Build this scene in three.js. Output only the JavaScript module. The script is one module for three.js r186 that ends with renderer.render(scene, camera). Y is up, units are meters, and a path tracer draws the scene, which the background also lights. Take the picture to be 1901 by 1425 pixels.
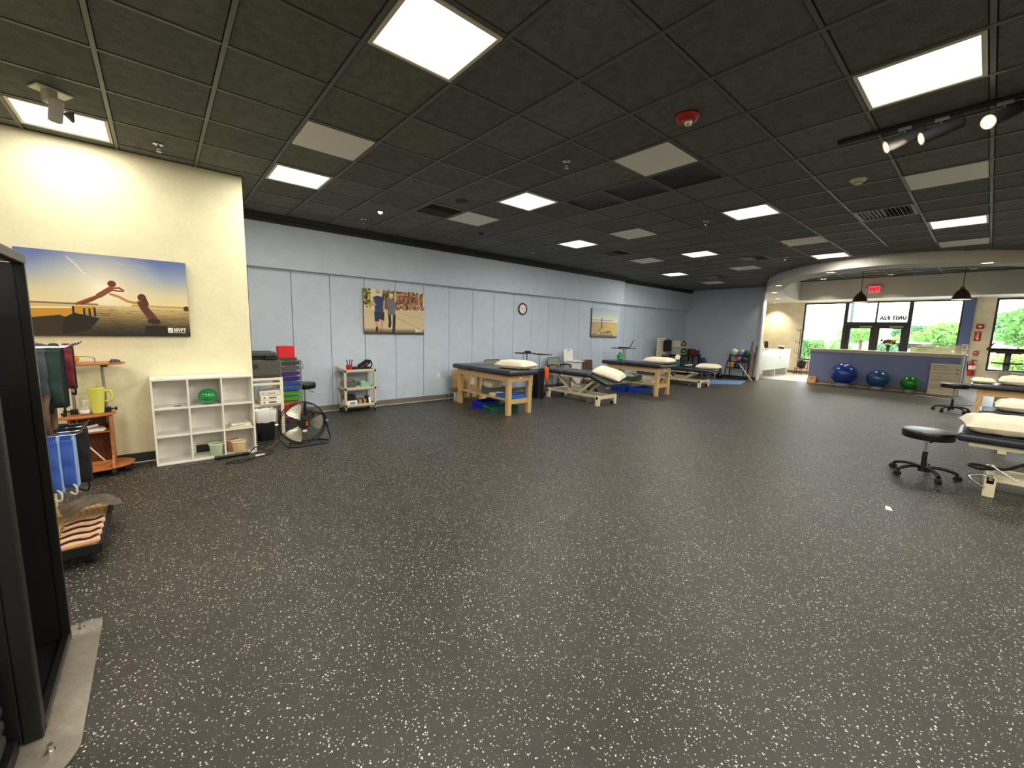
import * as THREE from 'three';
import { RoundedBoxGeometry } from 'three/addons/geometries/RoundedBoxGeometry.js';
import { mergeGeometries } from 'three/addons/utils/BufferGeometryUtils.js';
import { FontLoader } from 'three/addons/loaders/FontLoader.js';
import { TextGeometry } from 'three/addons/geometries/TextGeometry.js';
import { RectAreaLightUniformsLib } from 'three/addons/lights/RectAreaLightUniformsLib.js';

// ---------------------------------------------------------------- camera, sky, exposure
const scene = new THREE.Scene();
const camera = new THREE.PerspectiveCamera(86.45, 1901 / 1425, 0.05, 200);
camera.position.set(0, 1.515, 0);
camera.rotation.set(-0.1309423, -0.712629, 0.025735, 'YXZ');
scene.add(camera);
scene.background = new THREE.Color(0.93, 1.0, 0.99);
scene.backgroundIntensity = 8;
const renderer = new THREE.WebGLRenderer({ antialias: true });
renderer.toneMapping = THREE.LinearToneMapping;
renderer.toneMappingExposure = 1.15;
renderer.shadowMap.enabled = true;
RectAreaLightUniformsLib.init();
const PANEL_COLOR = new THREE.Color(1.0, 0.93, 0.82), PANEL_POWER = 42;   // ceiling panels
const SPOT_COLOR = new THREE.Color(1.0, 0.85, 0.6);

// ---------------------------------------------------------------- helpers
let seed = 20240611;
const rnd = () => { seed = (seed * 1664525 + 1013904223) >>> 0; return seed / 4294967296; };
const rr = (a, b) => a + (b - a) * rnd();
const PI = Math.PI, V = (x, y, z) => new THREE.Vector3(x, y, z);
const used = {};
function numbered(n) { if (!(n in used)) { used[n] = 0; return n; } used[n]++; return n + '_' + String(used[n]).padStart(3, '0'); }
const matCache = {};
function M(hex, rough = 0.6, o = {}) {
  const k = o.map ? null : hex + '|' + rough + '|' + JSON.stringify(o);
  if (k && matCache[k]) return matCache[k];
  const m = new THREE.MeshPhysicalMaterial({ roughness: rough, ...o });
  m.color = new THREE.Color(hex);
  if (k) matCache[k] = m;
  return m;
}
function place(g, x = 0, y = 0, z = 0, rx = 0, ry = 0, rz = 0) {
  const m = new THREE.Matrix4().makeRotationFromEuler(new THREE.Euler(rx, ry, rz, 'XYZ')); m.setPosition(x, y, z);
  return g.applyMatrix4(m);
}
const bx = (w, h, d, ...p) => place(new THREE.BoxGeometry(w, h, d), ...p);
const rb = (w, h, d, r, ...p) => place(new RoundedBoxGeometry(w, h, d, 2, Math.min(r, w / 2.02, h / 2.02, d / 2.02)), ...p);
const span = (x0, x1, y0, y1, z0, z1) => bx(x1 - x0, y1 - y0, z1 - z0, (x0 + x1) / 2, (y0 + y1) / 2, (z0 + z1) / 2);
const rspan = (x0, x1, y0, y1, z0, z1, r = 0.008) => rb(x1 - x0, y1 - y0, z1 - z0, r, (x0 + x1) / 2, (y0 + y1) / 2, (z0 + z1) / 2);
const cy = (rt, rbm, h, n, ...p) => place(new THREE.CylinderGeometry(rt, rbm, h, n), ...p);
const sp = (r, n, ...p) => place(new THREE.SphereGeometry(r, n, Math.round(n * 0.7)), ...p);
const tor = (R, r, n, ...p) => place(new THREE.TorusGeometry(R, r, 8, n), ...p);
function rod(a, b, r, n = 10, r2 = r) {
  const A = V(...a), B = V(...b), d = B.clone().sub(A), g = new THREE.CylinderGeometry(r2, r, d.length(), n);
  g.applyMatrix4(new THREE.Matrix4().makeRotationFromQuaternion(new THREE.Quaternion().setFromUnitVectors(V(0, 1, 0), d.clone().normalize())));
  return g.translate((A.x + B.x) / 2, (A.y + B.y) / 2, (A.z + B.z) / 2);
}
function beam(a, b, w, h) {                      // rectangular bar from a to b
  const A = V(...a), B = V(...b), d = B.clone().sub(A), g = new THREE.BoxGeometry(w, d.length(), h);
  g.applyMatrix4(new THREE.Matrix4().makeRotationFromQuaternion(new THREE.Quaternion().setFromUnitVectors(V(0, 1, 0), d.clone().normalize())));
  return g.translate((A.x + B.x) / 2, (A.y + B.y) / 2, (A.z + B.z) / 2);
}
function tube(pts, r, seg = 24, n = 8, closed = false) {
  return new THREE.TubeGeometry(new THREE.CatmullRomCurve3(pts.map((p) => V(...p)), closed, 'centripetal'), seg, r, n, closed);
}
const lathe = (pts, n = 28, ...p) => place(new THREE.LatheGeometry(pts.map((q) => new THREE.Vector2(...q)), n), ...p);
function ext(pts, depth, bevel = 0, ...p) {
  const s = pts instanceof THREE.Shape ? pts : new THREE.Shape(pts.map((q) => new THREE.Vector2(...q)));
  return place(new THREE.ExtrudeGeometry(s, { depth, bevelEnabled: bevel > 0, bevelSize: bevel, bevelThickness: bevel, bevelSegments: 2, curveSegments: 14 }), ...p);
}
// a horizontal slab cut from an outline in x and z, from y0 to y1
function slab(pts, y0, y1, holes = [], bevel = 0) {
  const s = new THREE.Shape(pts.map(([x, z]) => new THREE.Vector2(x, -z)));
  for (const h of holes) s.holes.push(new THREE.Path(h.map(([x, z]) => new THREE.Vector2(x, -z))));
  const g = new THREE.ExtrudeGeometry(s, { depth: y1 - y0 - 2 * bevel, bevelEnabled: bevel > 0, bevelSize: bevel, bevelOffset: -bevel, bevelThickness: bevel, bevelSegments: 2, curveSegments: 12 });
  return g.rotateX(-PI / 2).translate(0, y0 + bevel, 0);
}
function grid(fn, nu, nv, both = false) {        // surface from fn(u, v), u and v from 0 to 1
  const pos = [], idx = [];
  for (let j = 0; j <= nv; j++) for (let i = 0; i <= nu; i++) pos.push(...fn(i / nu, j / nv));
  for (let j = 0; j < nv; j++) for (let i = 0; i < nu; i++) {
    const a = j * (nu + 1) + i, b = a + 1, c = a + nu + 1, d = c + 1;
    idx.push(a, b, d, a, d, c); if (both) idx.push(a, d, b, a, c, d);
  }
  const g = new THREE.BufferGeometry(); g.setAttribute('position', new THREE.Float32BufferAttribute(pos, 3)); g.setIndex(idx); g.computeVertexNormals();
  g.setAttribute('uv', new THREE.Float32BufferAttribute(new Float32Array(pos.length / 3 * 2), 2));
  return g;
}
function flat(g) {
  const o = g.index ? g.toNonIndexed() : g;
  for (const k of Object.keys(o.attributes)) if (!['position', 'normal', 'uv'].includes(k)) o.deleteAttribute(k);
  if (!o.attributes.uv) o.setAttribute('uv', new THREE.Float32BufferAttribute(new Float32Array(o.attributes.position.count * 2), 2));
  return o;
}
function boxUV(g) {                              // uv in metres, by the way each face points
  g.computeBoundingBox(); const s = g.boundingBox.getSize(V(0, 0, 0)), long = s.x >= s.y && s.x >= s.z ? 0 : s.y >= s.z ? 1 : 2;   // u runs along the longest side
  const p = g.attributes.position, uv = g.attributes.uv, a = V(0, 0, 0), b = V(0, 0, 0), c = V(0, 0, 0);
  for (let i = 0; i < p.count; i += 3) {
    a.fromBufferAttribute(p, i); b.fromBufferAttribute(p, i + 1); c.fromBufferAttribute(p, i + 2);
    const n = b.clone().sub(a).cross(c.clone().sub(a)), ax = Math.abs(n.x), ay = Math.abs(n.y), az = Math.abs(n.z);
    [a, b, c].forEach((q, k) => { const [e, f, second] = ay >= ax && ay >= az ? [q.x, q.z, 2] : ax >= az ? [q.z, q.y, 1] : [q.x, q.y, 1]; if (long === second) uv.setXY(i + k, f, e); else uv.setXY(i + k, e, f); });
  }
  return g;
}
function build(geos, keepUV) {
  const list = (Array.isArray(geos) ? geos : [geos]).map(flat);
  const g = list.length > 1 ? mergeGeometries(list) : list[0];
  return keepUV ? g : boxUV(g);
}
function part(parent, name, geos, mat, label, keepUV) {
  const m = new THREE.Mesh(build(geos, keepUV), mat); m.name = name; parent.add(m);
  if (label) m.userData.label = label;
  return m;
}
function thing(name, label, category, pos = [0, 0, 0], turn = 0, group) {
  const o = new THREE.Group(); o.name = numbered(name); o.position.set(...pos); o.rotation.y = turn;
  o.userData = { label, category }; if (group) o.userData.group = group; scene.add(o); return o;
}
function solo(name, label, category, geos, mat, pos = [0, 0, 0], turn = 0, group, keepUV) {
  const m = new THREE.Mesh(build(geos, keepUV), mat); m.name = numbered(name); m.position.set(...pos); m.rotation.y = turn;
  m.userData = { label, category }; if (group) m.userData.group = group; scene.add(m); return m;
}
function struct(name, geos, mat, label, category = 'wall') {
  const m = new THREE.Mesh(build(geos), mat); m.name = name; m.userData = { kind: 'structure', label, category }; scene.add(m); return m;
}
// ---------------------------------------------------------------- textures
function tex(data, n, srgb, rep) {
  const t = new THREE.DataTexture(data, n, n, THREE.RGBAFormat); t.magFilter = THREE.LinearFilter; t.minFilter = THREE.LinearMipmapLinearFilter; t.generateMipmaps = true;
  t.wrapS = t.wrapT = THREE.RepeatWrapping; if (srgb) t.colorSpace = THREE.SRGBColorSpace; t.repeat.set(rep, rep); t.needsUpdate = true; return t;
}
function noiseTile(n, cells) {                   // smooth repeating noise
  const g = Array.from({ length: cells * cells }, rnd), out = new Float32Array(n * n), sm = (t) => t * t * (3 - 2 * t);
  for (let y = 0; y < n; y++) for (let x = 0; x < n; x++) {
    const fx = x / n * cells, fy = y / n * cells, ix = Math.floor(fx), iy = Math.floor(fy), tx = sm(fx - ix), ty = sm(fy - iy);
    const a = g[iy % cells * cells + ix % cells], b = g[iy % cells * cells + (ix + 1) % cells], c = g[(iy + 1) % cells * cells + ix % cells], d = g[(iy + 1) % cells * cells + (ix + 1) % cells];
    out[y * n + x] = a + (b - a) * tx + (c - a) * ty + (a - b - c + d) * tx * ty;
  }
  return out;
}
const floorTex = (() => {                        // black rubber with light granules, 2.2 m square
  const n = 2048, d = new Uint8Array(n * n * 4), a = noiseTile(n, 9), b = noiseTile(n, 60);
  for (let i = 0; i < n * n; i++) {
    const k = 0.86 + 0.14 * a[i] + 0.16 * (b[i] - 0.5) + 0.22 * (rnd() - 0.5);
    d[i * 4] = 49 * k; d[i * 4 + 1] = 46 * k; d[i * 4 + 2] = 41 * k; d[i * 4 + 3] = 255;
  }
  const fleck = (count, lo, hi, tone0, tone1) => {
    for (let f = 0; f < count; f++) {
      const cx = rnd() * n, cyy = rnd() * n, len = rr(lo, hi), wid = len * rr(0.4, 0.9), an = rnd() * PI, t = rr(tone0, tone1), ca = Math.cos(an), sa = Math.sin(an), R = Math.ceil(len);
      const skew = rr(-0.3, 0.3);
      for (let y = -R; y <= R; y++) for (let x = -R; x <= R; x++) {
        const u = (x * ca + y * sa) / len, v = (-x * sa + y * ca) / wid + skew * u;
        if (Math.abs(u) + v * v * 0.8 > 0.8) continue;
        const i = (((Math.floor(cyy) + y + n) % n) * n + (Math.floor(cx) + x + n) % n) * 4;
        d[i] = t; d[i + 1] = t * 0.98; d[i + 2] = t * 0.93;
      }
    }
  };
  fleck(10000, 1.2, 2.2, 100, 160); fleck(8500, 1.8, 3.4, 165, 228); fleck(3200, 2.6, 4.8, 205, 248);
  return tex(d, n, true, 1 / 2.2);
})();
function grainTex(base, amp, n, cells, rep, stretch = 1) {
  const a = noiseTile(n, cells), b = noiseTile(n, cells * 6), d = new Uint8Array(n * n * 4);
  for (let y = 0; y < n; y++) for (let x = 0; x < n; x++) {
    const i = y * n + x, k = 1 + amp * (a[i] - 0.5) + amp * (b[y * n + Math.floor(x / stretch)] - 0.5) + amp * 0.5 * (rnd() - 0.5);
    for (let c = 0; c < 3; c++) d[i * 4 + c] = Math.max(0, Math.min(255, base[c] * k)); d[i * 4 + 3] = 255;
  }
  return tex(d, n, true, rep);
}
function woodTex(base, n = 512, rep = 1.4) {     // grain runs along u
  const a = noiseTile(n, 4), d = new Uint8Array(n * n * 4), s = Array.from({ length: n }, () => rnd());
  for (let y = 0; y < n; y++) for (let x = 0; x < n; x++) {
    const i = y * n + x, w = a[i] * 26, k = 0.9 + 0.09 * Math.sin((y / n) * PI * 2 * 22 + w) + 0.12 * (s[(y + Math.floor(a[i] * 9)) % n] - 0.5);
    for (let c = 0; c < 3; c++) d[i * 4 + c] = Math.max(0, Math.min(255, base[c] * k)); d[i * 4 + 3] = 255;
  }
  return tex(d, n, true, rep);
}
const mottled = (rgb, rough, amp = 0.06, rep = 0.8, o = {}) => { const m = M('#ffffff', rough, { ...o, map: grainTex(rgb, amp, 256, 10, rep) }); return m; };
const K = {};
K.floor = M('#ffffff', 0.5, { map: floorTex });
K.tileA = mottled([99, 100, 95], 0.9, 0.18, 2.2); K.tileB = mottled([94, 95, 90], 0.9, 0.18, 2.0); K.tileC = mottled([104, 105, 99], 0.9, 0.18, 2.4);
K.bar = M('#5c5a53', 0.45); K.black = M('#0b0b0c', 0.45); K.blackGloss = M('#08080a', 0.22); K.blackMatte = M('#101010', 0.85);
K.white = mottled([232, 225, 190], 0.85, 0.03); K.cream = M('#e6dfc6', 0.55); K.whitePaint = M('#eceae2', 0.5);
K.blue = mottled([188, 203, 222], 0.62, 0.03); K.blueDark = mottled([186, 198, 216], 0.65, 0.03); K.deskBlue = mottled([126, 137, 178], 0.6, 0.03);
K.tan = mottled([236, 225, 198], 0.8, 0.05); K.ringWhite = mottled([196, 193, 186], 0.75, 0.03);
K.baseGrey = M('#6e6a62', 0.6); K.baseBlack = M('#2e2d2c', 0.55);
K.chrome = M('#c9c9cb', 0.18, { metalness: 1 }); K.steel = M('#9b9a95', 0.4, { metalness: 0.8 });
K.wood = M('#ffffff', 0.5, { map: woodTex([224, 186, 128]) }); K.woodOrange = M('#ffffff', 0.42, { map: woodTex([196, 118, 60]) }); K.woodDark = M('#ffffff', 0.5, { map: woodTex([140, 78, 42]) });
K.navy = M('#20262f', 0.33, { clearcoat: 0.25, clearcoatRoughness: 0.3 }); K.vinylBlack = M('#131318', 0.34);
K.pillow = mottled([238, 229, 205], 0.92, 0.05, 2.2); K.towel = mottled([228, 220, 200], 1, 0.12, 5);
K.hilo = M('#e2dabb', 0.45); K.rubber = M('#161616', 0.7); K.grey = M('#4d4c48', 0.6); K.midGrey = M('#80807c', 0.6);
K.glass = M('#ffffff', 0.02, { transmission: 1, thickness: 0, ior: 1.45 });
K.frame = M('#2b2a28', 0.5); K.red = M('#b3121d', 0.4); K.paper = M('#f0eee6', 0.9);
// ================================================================ the setting
function structGroup(name, label, category) { const o = new THREE.Group(); o.name = name; o.userData = { kind: 'structure', label, category }; scene.add(o); return o; }
const floor = struct('floor', span(-4.6, 20.9, -0.12, 0, -8, 6.6), K.floor, 'dark rubber gym floor with light flecks', 'floor');
K.tile = mottled([196, 194, 188], 0.35, 0.06, 1.2);
part(floor, 'reception_floor', span(16.75, 20.7, 0, 0.006, -7.9, -0.46), K.tile, 'pale hard floor behind the blue desk');
part(floor, 'threshold_strip', span(16.69, 16.75, 0, 0.01, -5.1, -3.99), M('#d9d6cc', 0.4), 'pale edge strip of the reception floor');
// left white wall, which steps back to the blue wall
struct('wall_left', span(-4.6, 0.84, 0, 3.18, -8, -5.83), K.white, 'white wall under the bright ceiling panel');
struct('baseboard_left', [rspan(-4.6, 0.846, 0, 0.105, -5.836, -5.824, 0.004), rspan(0.836, 0.848, 0, 0.105, -7.55, -5.824, 0.004)], K.baseBlack, 'black rubber baseboard of the white wall', 'baseboard');
struct('trim_5', [rspan(-4.6, 0.85, 0, 0.01, -5.824, -5.808, 0.003), rspan(0.86, 10.9, 0, 0.01, -7.549, -7.533, 0.003)], M('#d8d3c4', 0.5), 'thin pale edge strip along the foot of the baseboards', 'trim');
struct('wall_back', span(-4.75, -4.6, 0, 3.18, -8, 6.6), K.white, 'wall behind the camera');
struct('wall_right', span(-4.75, 20.9, 0, 4, 6.6, 6.75), K.white, 'long wall opposite the blue wall');
// blue wall: separate panels under a soffit
const wb = struct('wall_blue', [span(0.84, 10.9, 0, 3.18, -8, -7.585), span(10.9, 15.66, 0, 3.18, -8, -7.83)], M('#565c6a', 0.7), 'blue panelled side wall');
for (let k = -1; k < 16; k++) {
  const x0 = Math.max(0.842, 1.696 + 0.6035 * (k - 0)), x1 = Math.min(1.696 + 0.6035 * (k + 1), 10.9);
  if (x1 - x0 > 0.05) part(wb, 'wall_panel', rspan(x0 + 0.004, x1 - 0.004, 0.004, 2.42, -7.59, -7.56, 0.003), K.blue);
}
for (let k = 0; k < 8; k++) part(wb, 'wall_panel', rspan(10.9 + 0.594 * k + 0.004, 10.9 + 0.594 * (k + 1) - 0.004, 0.004, 2.44, -7.84, -7.805, 0.003), K.blue);
part(wb, 'soffit', [span(0.842, 10.88, 2.39, 3.066, -7.7, -7.45), span(10.88, 15.65, 2.415, 3.08, -7.86, -7.68)], K.blue, 'blue soffit over the wall panels');
struct('baseboard_blue', [rspan(0.85, 10.9, 0, 0.105, -7.562, -7.549, 0.004), rspan(10.9, 15.65, 0, 0.105, -7.81, -7.795, 0.004)], K.baseGrey, 'grey rubber baseboard of the blue wall', 'baseboard');
struct('trim_1', [span(0.842, 10.9, 3.062, 3.12, -7.6, -7.43), span(0.842, 10.9, 3.12, 3.18, -7.6, -7.37), span(10.9, 15.65, 3.076, 3.13, -7.86, -7.66), span(10.9, 15.65, 3.13, 3.18, -7.86, -7.6)], M('#1b1b1a', 0.6), 'stepped black crown trim over the blue soffit', 'trim');
struct('wall_end', span(15.65, 15.8, 0, 3.18, -8, -5.15), K.blueDark, 'blue end wall behind the ball rack');
struct('baseboard_end', rspan(15.637, 15.65, 0, 0.105, -7.8, -5.17, 0.004), K.baseBlack, 'dark baseboard of the end wall', 'baseboard');
struct('trim_2', rspan(15.63, 15.83, 0, 2.98, -5.165, -5.115, 0.006), K.whitePaint, 'white post at the end of the end wall', 'trim');
// front wall with window and door openings; x from 20.7 to 20.9
const fr = (z0, z1, y0, y1) => span(20.7, 20.9, y0, y1, z0, z1);
const OP = [[-5.25, -3.84, 0.58], [-3.84, -1.99, 0], [-1.99, -0.7, 0.58], [0.0, 2.7, 0.58], [3.2, 5.9, 0.58]];
{
  const g = []; let z = -8;
  for (const [a, b, y] of OP) { if (a > z) g.push(fr(z, a, 0, 2.95)); if (y) g.push(fr(a, b, 0, y)); z = b; }
  g.push(fr(z, 6.6, 0, 2.95), fr(-8, 6.6, 2.95, 4));
  struct('wall_front', g, K.tan, 'cream front wall between the windows');
}
struct('trim_3', rspan(20.62, 20.705, 0, 2.95, -0.7, -0.45, 0.004), M('#5f6c9c', 0.6), 'blue painted strip beside the window', 'trim');
struct('baseboard_front', [rspan(20.685, 20.7, 0.006, 0.11, -7.9, -3.84, 0.004), rspan(20.685, 20.7, 0, 0.11, -1.99, 6.5, 0.004)], K.baseGrey, 'grey baseboard of the front wall', 'baseboard');
struct('wall_far_side', span(15.8, 20.9, 0, 4, -8.15, -8), K.tan, 'side wall of the reception corner');
let wn = 0;
function windowUnit(z0, z1, y0, y1, label) {
  const w = structGroup('window_' + (++wn), label, 'window'); w.position.set(20.8, 0, 0);
  const t = 0.055;
  part(w, 'window_frame', [span(-0.06, 0.06, y0, y0 + t, z0, z1), span(-0.06, 0.06, y1 - t, y1, z0, z1), span(-0.06, 0.06, y0 + t, y1 - t, z0, z0 + t), span(-0.06, 0.06, y0 + t, y1 - t, z1 - t, z1)], K.frame);
  part(w, 'pane', span(-0.004, 0.004, y0 + t, y1 - t, z0 + t, z1 - t), K.glass);
  part(w, 'window_sill', rspan(-0.13, -0.06, y0 - 0.03, y0, z0 - 0.03, z1 + 0.03, 0.006), K.whitePaint);
  return w;
}
windowUnit(-5.25, -3.84, 0.58, 2.95, 'window left of the glass doors');
windowUnit(-1.99, -0.7, 0.58, 2.95, 'window right of the glass doors');
windowUnit(0, 2.7, 0.58, 2.95, 'window right of the fire extinguisher');
windowUnit(3.2, 5.9, 0.58, 2.95, 'window beyond the right edge');
{
  const d = structGroup('door_1', 'dark framed glass double doors with transom panes', 'door'); d.position.set(20.8, 0, 0);
  part(d, 'door_frame', [span(-0.07, 0.07, 0, 2.95, -3.84, -3.78), span(-0.07, 0.07, 0, 2.95, -2.05, -1.99), span(-0.07, 0.07, 2.9, 2.95, -3.78, -2.05), span(-0.07, 0.07, 2.05, 2.17, -3.78, -2.05), span(-0.06, 0.06, 2.17, 2.9, -2.945, -2.895)], K.frame);
  for (const [a, b] of [[-3.782, -2.9165], [-2.9155, -2.048]]) {
    const l = part(d, 'door_leaf', [span(-0.03, 0.03, 0.02, 2.052, a, a + 0.13), span(-0.03, 0.03, 0.02, 2.052, b - 0.13, b), span(-0.03, 0.03, 1.93, 2.052, a + 0.13, b - 0.13), span(-0.03, 0.03, 0.02, 0.27, a + 0.13, b - 0.13)], K.frame);
    part(l, 'pane', span(-0.004, 0.004, 0.27, 1.93, a + 0.13, b - 0.13), K.glass);
    part(l, 'push_bar', rod([-0.08, 1.02, a + 0.05], [-0.08, 1.02, b - 0.05], 0.018), K.steel);
    part(l, 'door_closer', rspan(-0.09, -0.03, 1.97, 2.03, (a + b) / 2 - 0.02, b - 0.08, 0.006), K.steel);
  }
  part(d, 'transom_pane', span(-0.004, 0.004, 2.17, 2.9, -3.78, -2.945), K.glass); part(d, 'transom_pane', span(-0.004, 0.004, 2.17, 2.9, -2.895, -2.05), K.glass);
  const font = await new FontLoader().loadAsync('fonts/droid/droid_sans_bold.typeface.json');
  const t = new TextGeometry('UNIT #2A', { font, size: 0.14, depth: 0.002, curveSegments: 4, bevelEnabled: true, bevelSize: 0.009, bevelThickness: 0.001, bevelSegments: 1 }); t.computeBoundingBox(); t.scale(0.75 / t.boundingBox.max.x, 1, 1);
  part(d, 'unit_lettering', t.rotateY(PI / 2).translate(0.005, 2.27, -2.08), M('#33383b', 0.8), 'lettering on the transom glass seen from behind');
}
// ---------------------------------------------------------------- curved bulkhead and raised ceiling over the reception
const curve = (pts, n) => new THREE.CatmullRomCurve3(pts.map(([x, z]) => V(x, 0, z)), false, 'centripetal').getPoints(n).map((p) => [p.x, p.z]);
const OUT = curve([[15.66, -5.14], [14.9, -4.87], [13.9, -4.52], [13.0, -4.1], [12.2, -3.55], [11.6, -2.95], [11.17, -2.3], [11.01, -1.65], [11.14, -0.98], [11.5, -0.36], [12.0, 0.2], [12.8, 0.85], [13.9, 1.45], [15.2, 1.85], [17, 2.1], [19.6, 2.2]], 90);
const INN = curve([[19.55, -5.17], [18.25, -5.08], [16.5, -4.78], [14.91, -4.4], [13.9, -4.02], [13.08, -3.6], [12.25, -2.85], [11.8, -2.1], [11.7, -1.55], [11.82, -0.95], [12.15, -0.35], [12.65, 0.2], [13.4, 0.75], [14.4, 1.2], [16, 1.5], [19.55, 1.6]], 90);
const ringPoly = [...OUT, [20.7, 2.2], [20.7, -8], [15.66, -8]];
struct('trim_4', slab(ringPoly, 2.98, 3.7, [INN]), K.ringWhite, 'curved pale bulkhead around the reception ceiling', 'trim');
const inOut = (x, z, P) => { let c = false; for (let i = 0, j = P.length - 1; i < P.length; j = i++) { const [xi, zi] = P[i], [xj, zj] = P[j]; if ((zi > z) !== (zj > z) && x < (xj - xi) * (z - zi) / (zj - zi) + xi) c = !c; } return c; };
const rc = struct('ceiling_reception', span(11.3, 20.9, 3.7, 3.78, -8, 2.4), M('#31312f', 0.85), 'raised dark grid ceiling over the reception', 'ceiling');
for (let x = 12.0; x < 19.6; x += 0.61) part(rc, 'grid_bar', span(x - 0.012, x + 0.012, 3.68, 3.7, -5.2, 1.6), M('#4a4946', 0.5));
for (let z = -4.9; z < 1.6; z += 0.61) part(rc, 'grid_bar', span(11.7, 19.6, 3.684, 3.7, z - 0.012, z + 0.012), M('#3a3937', 0.5));
// ---------------------------------------------------------------- main ceiling: lay-in tiles in a tee grid, 0.61 m apart
const T = 0.61, gx = (i) => (i - 0.31288) * T, gz = (j) => (j - 6.29867) * T, CE = 3.18;
const ceiling = struct('ceiling', slab([[-4.75, -8], [15.66, -8], ...OUT.slice(0, -1), [19.6, 2.2], [20.9, 2.2], [20.9, 6.75], [-4.75, 6.75]], 3.215, 3.3), M('#141413', 0.9), 'black suspended tile ceiling', 'ceiling');
const LIGHTS = [[2, 2], [2, -3], [-1, -3], [6, 5], [6, -1], [10, 2], [10, -3], [14, -1], [18, -4], [14, 5], [17, 2]];
const HIDDEN_LIGHTS = [[-2, 1], [-5, -1], [-2, 5], [2, 6], [-5, 9], [-1, 9], [3, 9], [7, 9], [11, 9], [15, 9], [-5, 13], [-1, 13], [3, 13], [7, 13], [11, 13], [15, 13]];
const BLANKS = [[2, -1], [6, 2], [6, -3], [10, -1], [14, -3], [18, -1], [22, -4], [14, 2], [10, 5], [17, 5]];
const VENTS = [[5, -3], [12, 4], [12, -3], [20, -3], [16, 0]], GRILLES = [[7, 0], [7, 1], [7, 2]];
const taken = new Set([...LIGHTS, ...HIDDEN_LIGHTS, ...BLANKS, ...VENTS, ...GRILLES].map((p) => p.join()));
camera.updateMatrixWorld(); camera.updateProjectionMatrix();
const seen = (x, y, z) => { const p = V(x, y, z).project(camera), q = V(x, y, z).applyMatrix4(camera.matrixWorldInverse); return q.z < -0.1 && Math.abs(p.x) < 1.03 && Math.abs(p.y) < 1.03 ? -q.z : 0; };
{
  const cells = [];
  for (let i = -7; i < 34; i++) for (let j = -7; j < 21; j++) {
    const x0 = gx(i), z0 = gz(j), x1 = x0 + T, z1 = z0 + T, xc = x0 + T / 2, zc = z0 + T / 2;
    if (taken.has(i + ',' + j) || x1 < -4.6 || z1 < -8 || z0 > 6.6 || (x1 < 0.84 && z1 < -5.85)) continue;
    if ([[x0, z0], [x1, z0], [x0, z1], [x1, z1]].some(([x, z]) => inOut(x, z, INN)) || inOut(xc, zc, INN) || (inOut(x0, z0, ringPoly) && inOut(x1, z1, ringPoly) && inOut(x0, z1, ringPoly) && inOut(x1, z0, ringPoly)) || (xc > 15.7 && zc < 2.2)) continue;
    const near = [[x0, z0], [x1, z0], [x0, z1], [x1, z1], [xc, zc]].map(([x, z]) => seen(x, CE, z)).filter((q) => q);
    cells.push({ xc, zc, key: near.length ? Math.min(...near) : 1e9 });
  }
  cells.sort((a, b) => a.key - b.key);
  const tg = build(rb(0.578, 0.02, 0.578, 0.006)), mats = [K.tileA, K.tileB, K.tileC], rest = [];
  cells.forEach((c, n) => {
    if (n < 295 && c.key < 1e8) { const m = new THREE.Mesh(tg, mats[Math.floor(rnd() * 3)]); m.name = 'ceiling_tile'; m.position.set(c.xc, CE + 0.018, c.zc); ceiling.add(m); }
    else rest.push(bx(0.578, 0.02, 0.578, c.xc, CE + 0.018, c.zc));
  });
  if (rest.length) { const m = part(ceiling, 'ceiling_tiles_beyond', rest, K.tileA, 'black ceiling tiles farther off'); m.userData.kind = 'stuff'; }
  const barG = (x0, x1, z0, z1) => [span(x0, x1, CE, CE + 0.014, z0, z1)];
  for (let i = -6; i < 33; i++) {                 // bars across the room, cut by the bulkhead
    const x = gx(i); let run = null; const b = [];
    for (let z = -7.9; z <= 6.6; z += 0.05) { const ok = !inOut(x, z, ringPoly); if (ok && run === null) run = z; if (!ok && run !== null) { b.push([run, z]); run = null; } }
    if (run !== null) b.push([run, 6.6]);
    for (const [a, c] of b) part(ceiling, 'grid_bar', barG(x - 0.013, x + 0.013, a, c), K.bar);
  }
  for (let j = -6; j < 21; j++) {
    const z = gz(j); let run = null; const b = [];
    for (let x = -4.6; x <= 20.7; x += 0.05) { const ok = !inOut(x, z, ringPoly); if (ok && run === null) run = x; if (!ok && run !== null) { b.push([run, x]); run = null; } }
    if (run !== null) b.push([run, 20.7]);
    for (const [a, c] of b) part(ceiling, 'grid_bar', [span(a, c, CE + 0.003, CE + 0.014, z - 0.012, z + 0.012)], K.bar);
  }
}
// ---------------------------------------------------------------- ceiling fittings
const cellPos = (i, j) => [gx(i) + T / 2, CE, gz(j) + T / 2];
K.glow = new THREE.MeshStandardMaterial({ color: 0xffffff, emissive: new THREE.Color(1, 0.97, 0.9), emissiveIntensity: 1.6, roughness: 0.6 });
function panelLight(i, j, label, group = 'glowing square ceiling panels', dim = 1) {
  const o = thing('ceiling_light', label, 'light', cellPos(i, j), 0, group);
  part(o, 'frame', [span(-0.285, 0.285, -0.004, 0.03, -0.285, -0.262), span(-0.285, 0.285, -0.004, 0.03, 0.262, 0.285), span(-0.285, -0.262, -0.004, 0.03, -0.262, 0.262), span(0.262, 0.285, -0.004, 0.03, -0.262, 0.262)], M('#d8d4c4', 0.5));
  part(o, 'diffuser', span(-0.262, 0.262, 0.004, 0.026, -0.262, 0.262), K.glow);
  const l = new THREE.RectAreaLight(PANEL_COLOR, PANEL_POWER * dim, 0.52, 0.52); l.name = 'panel_lamp'; l.rotation.x = -PI / 2; l.position.y = -0.012; o.add(l);
}
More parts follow.
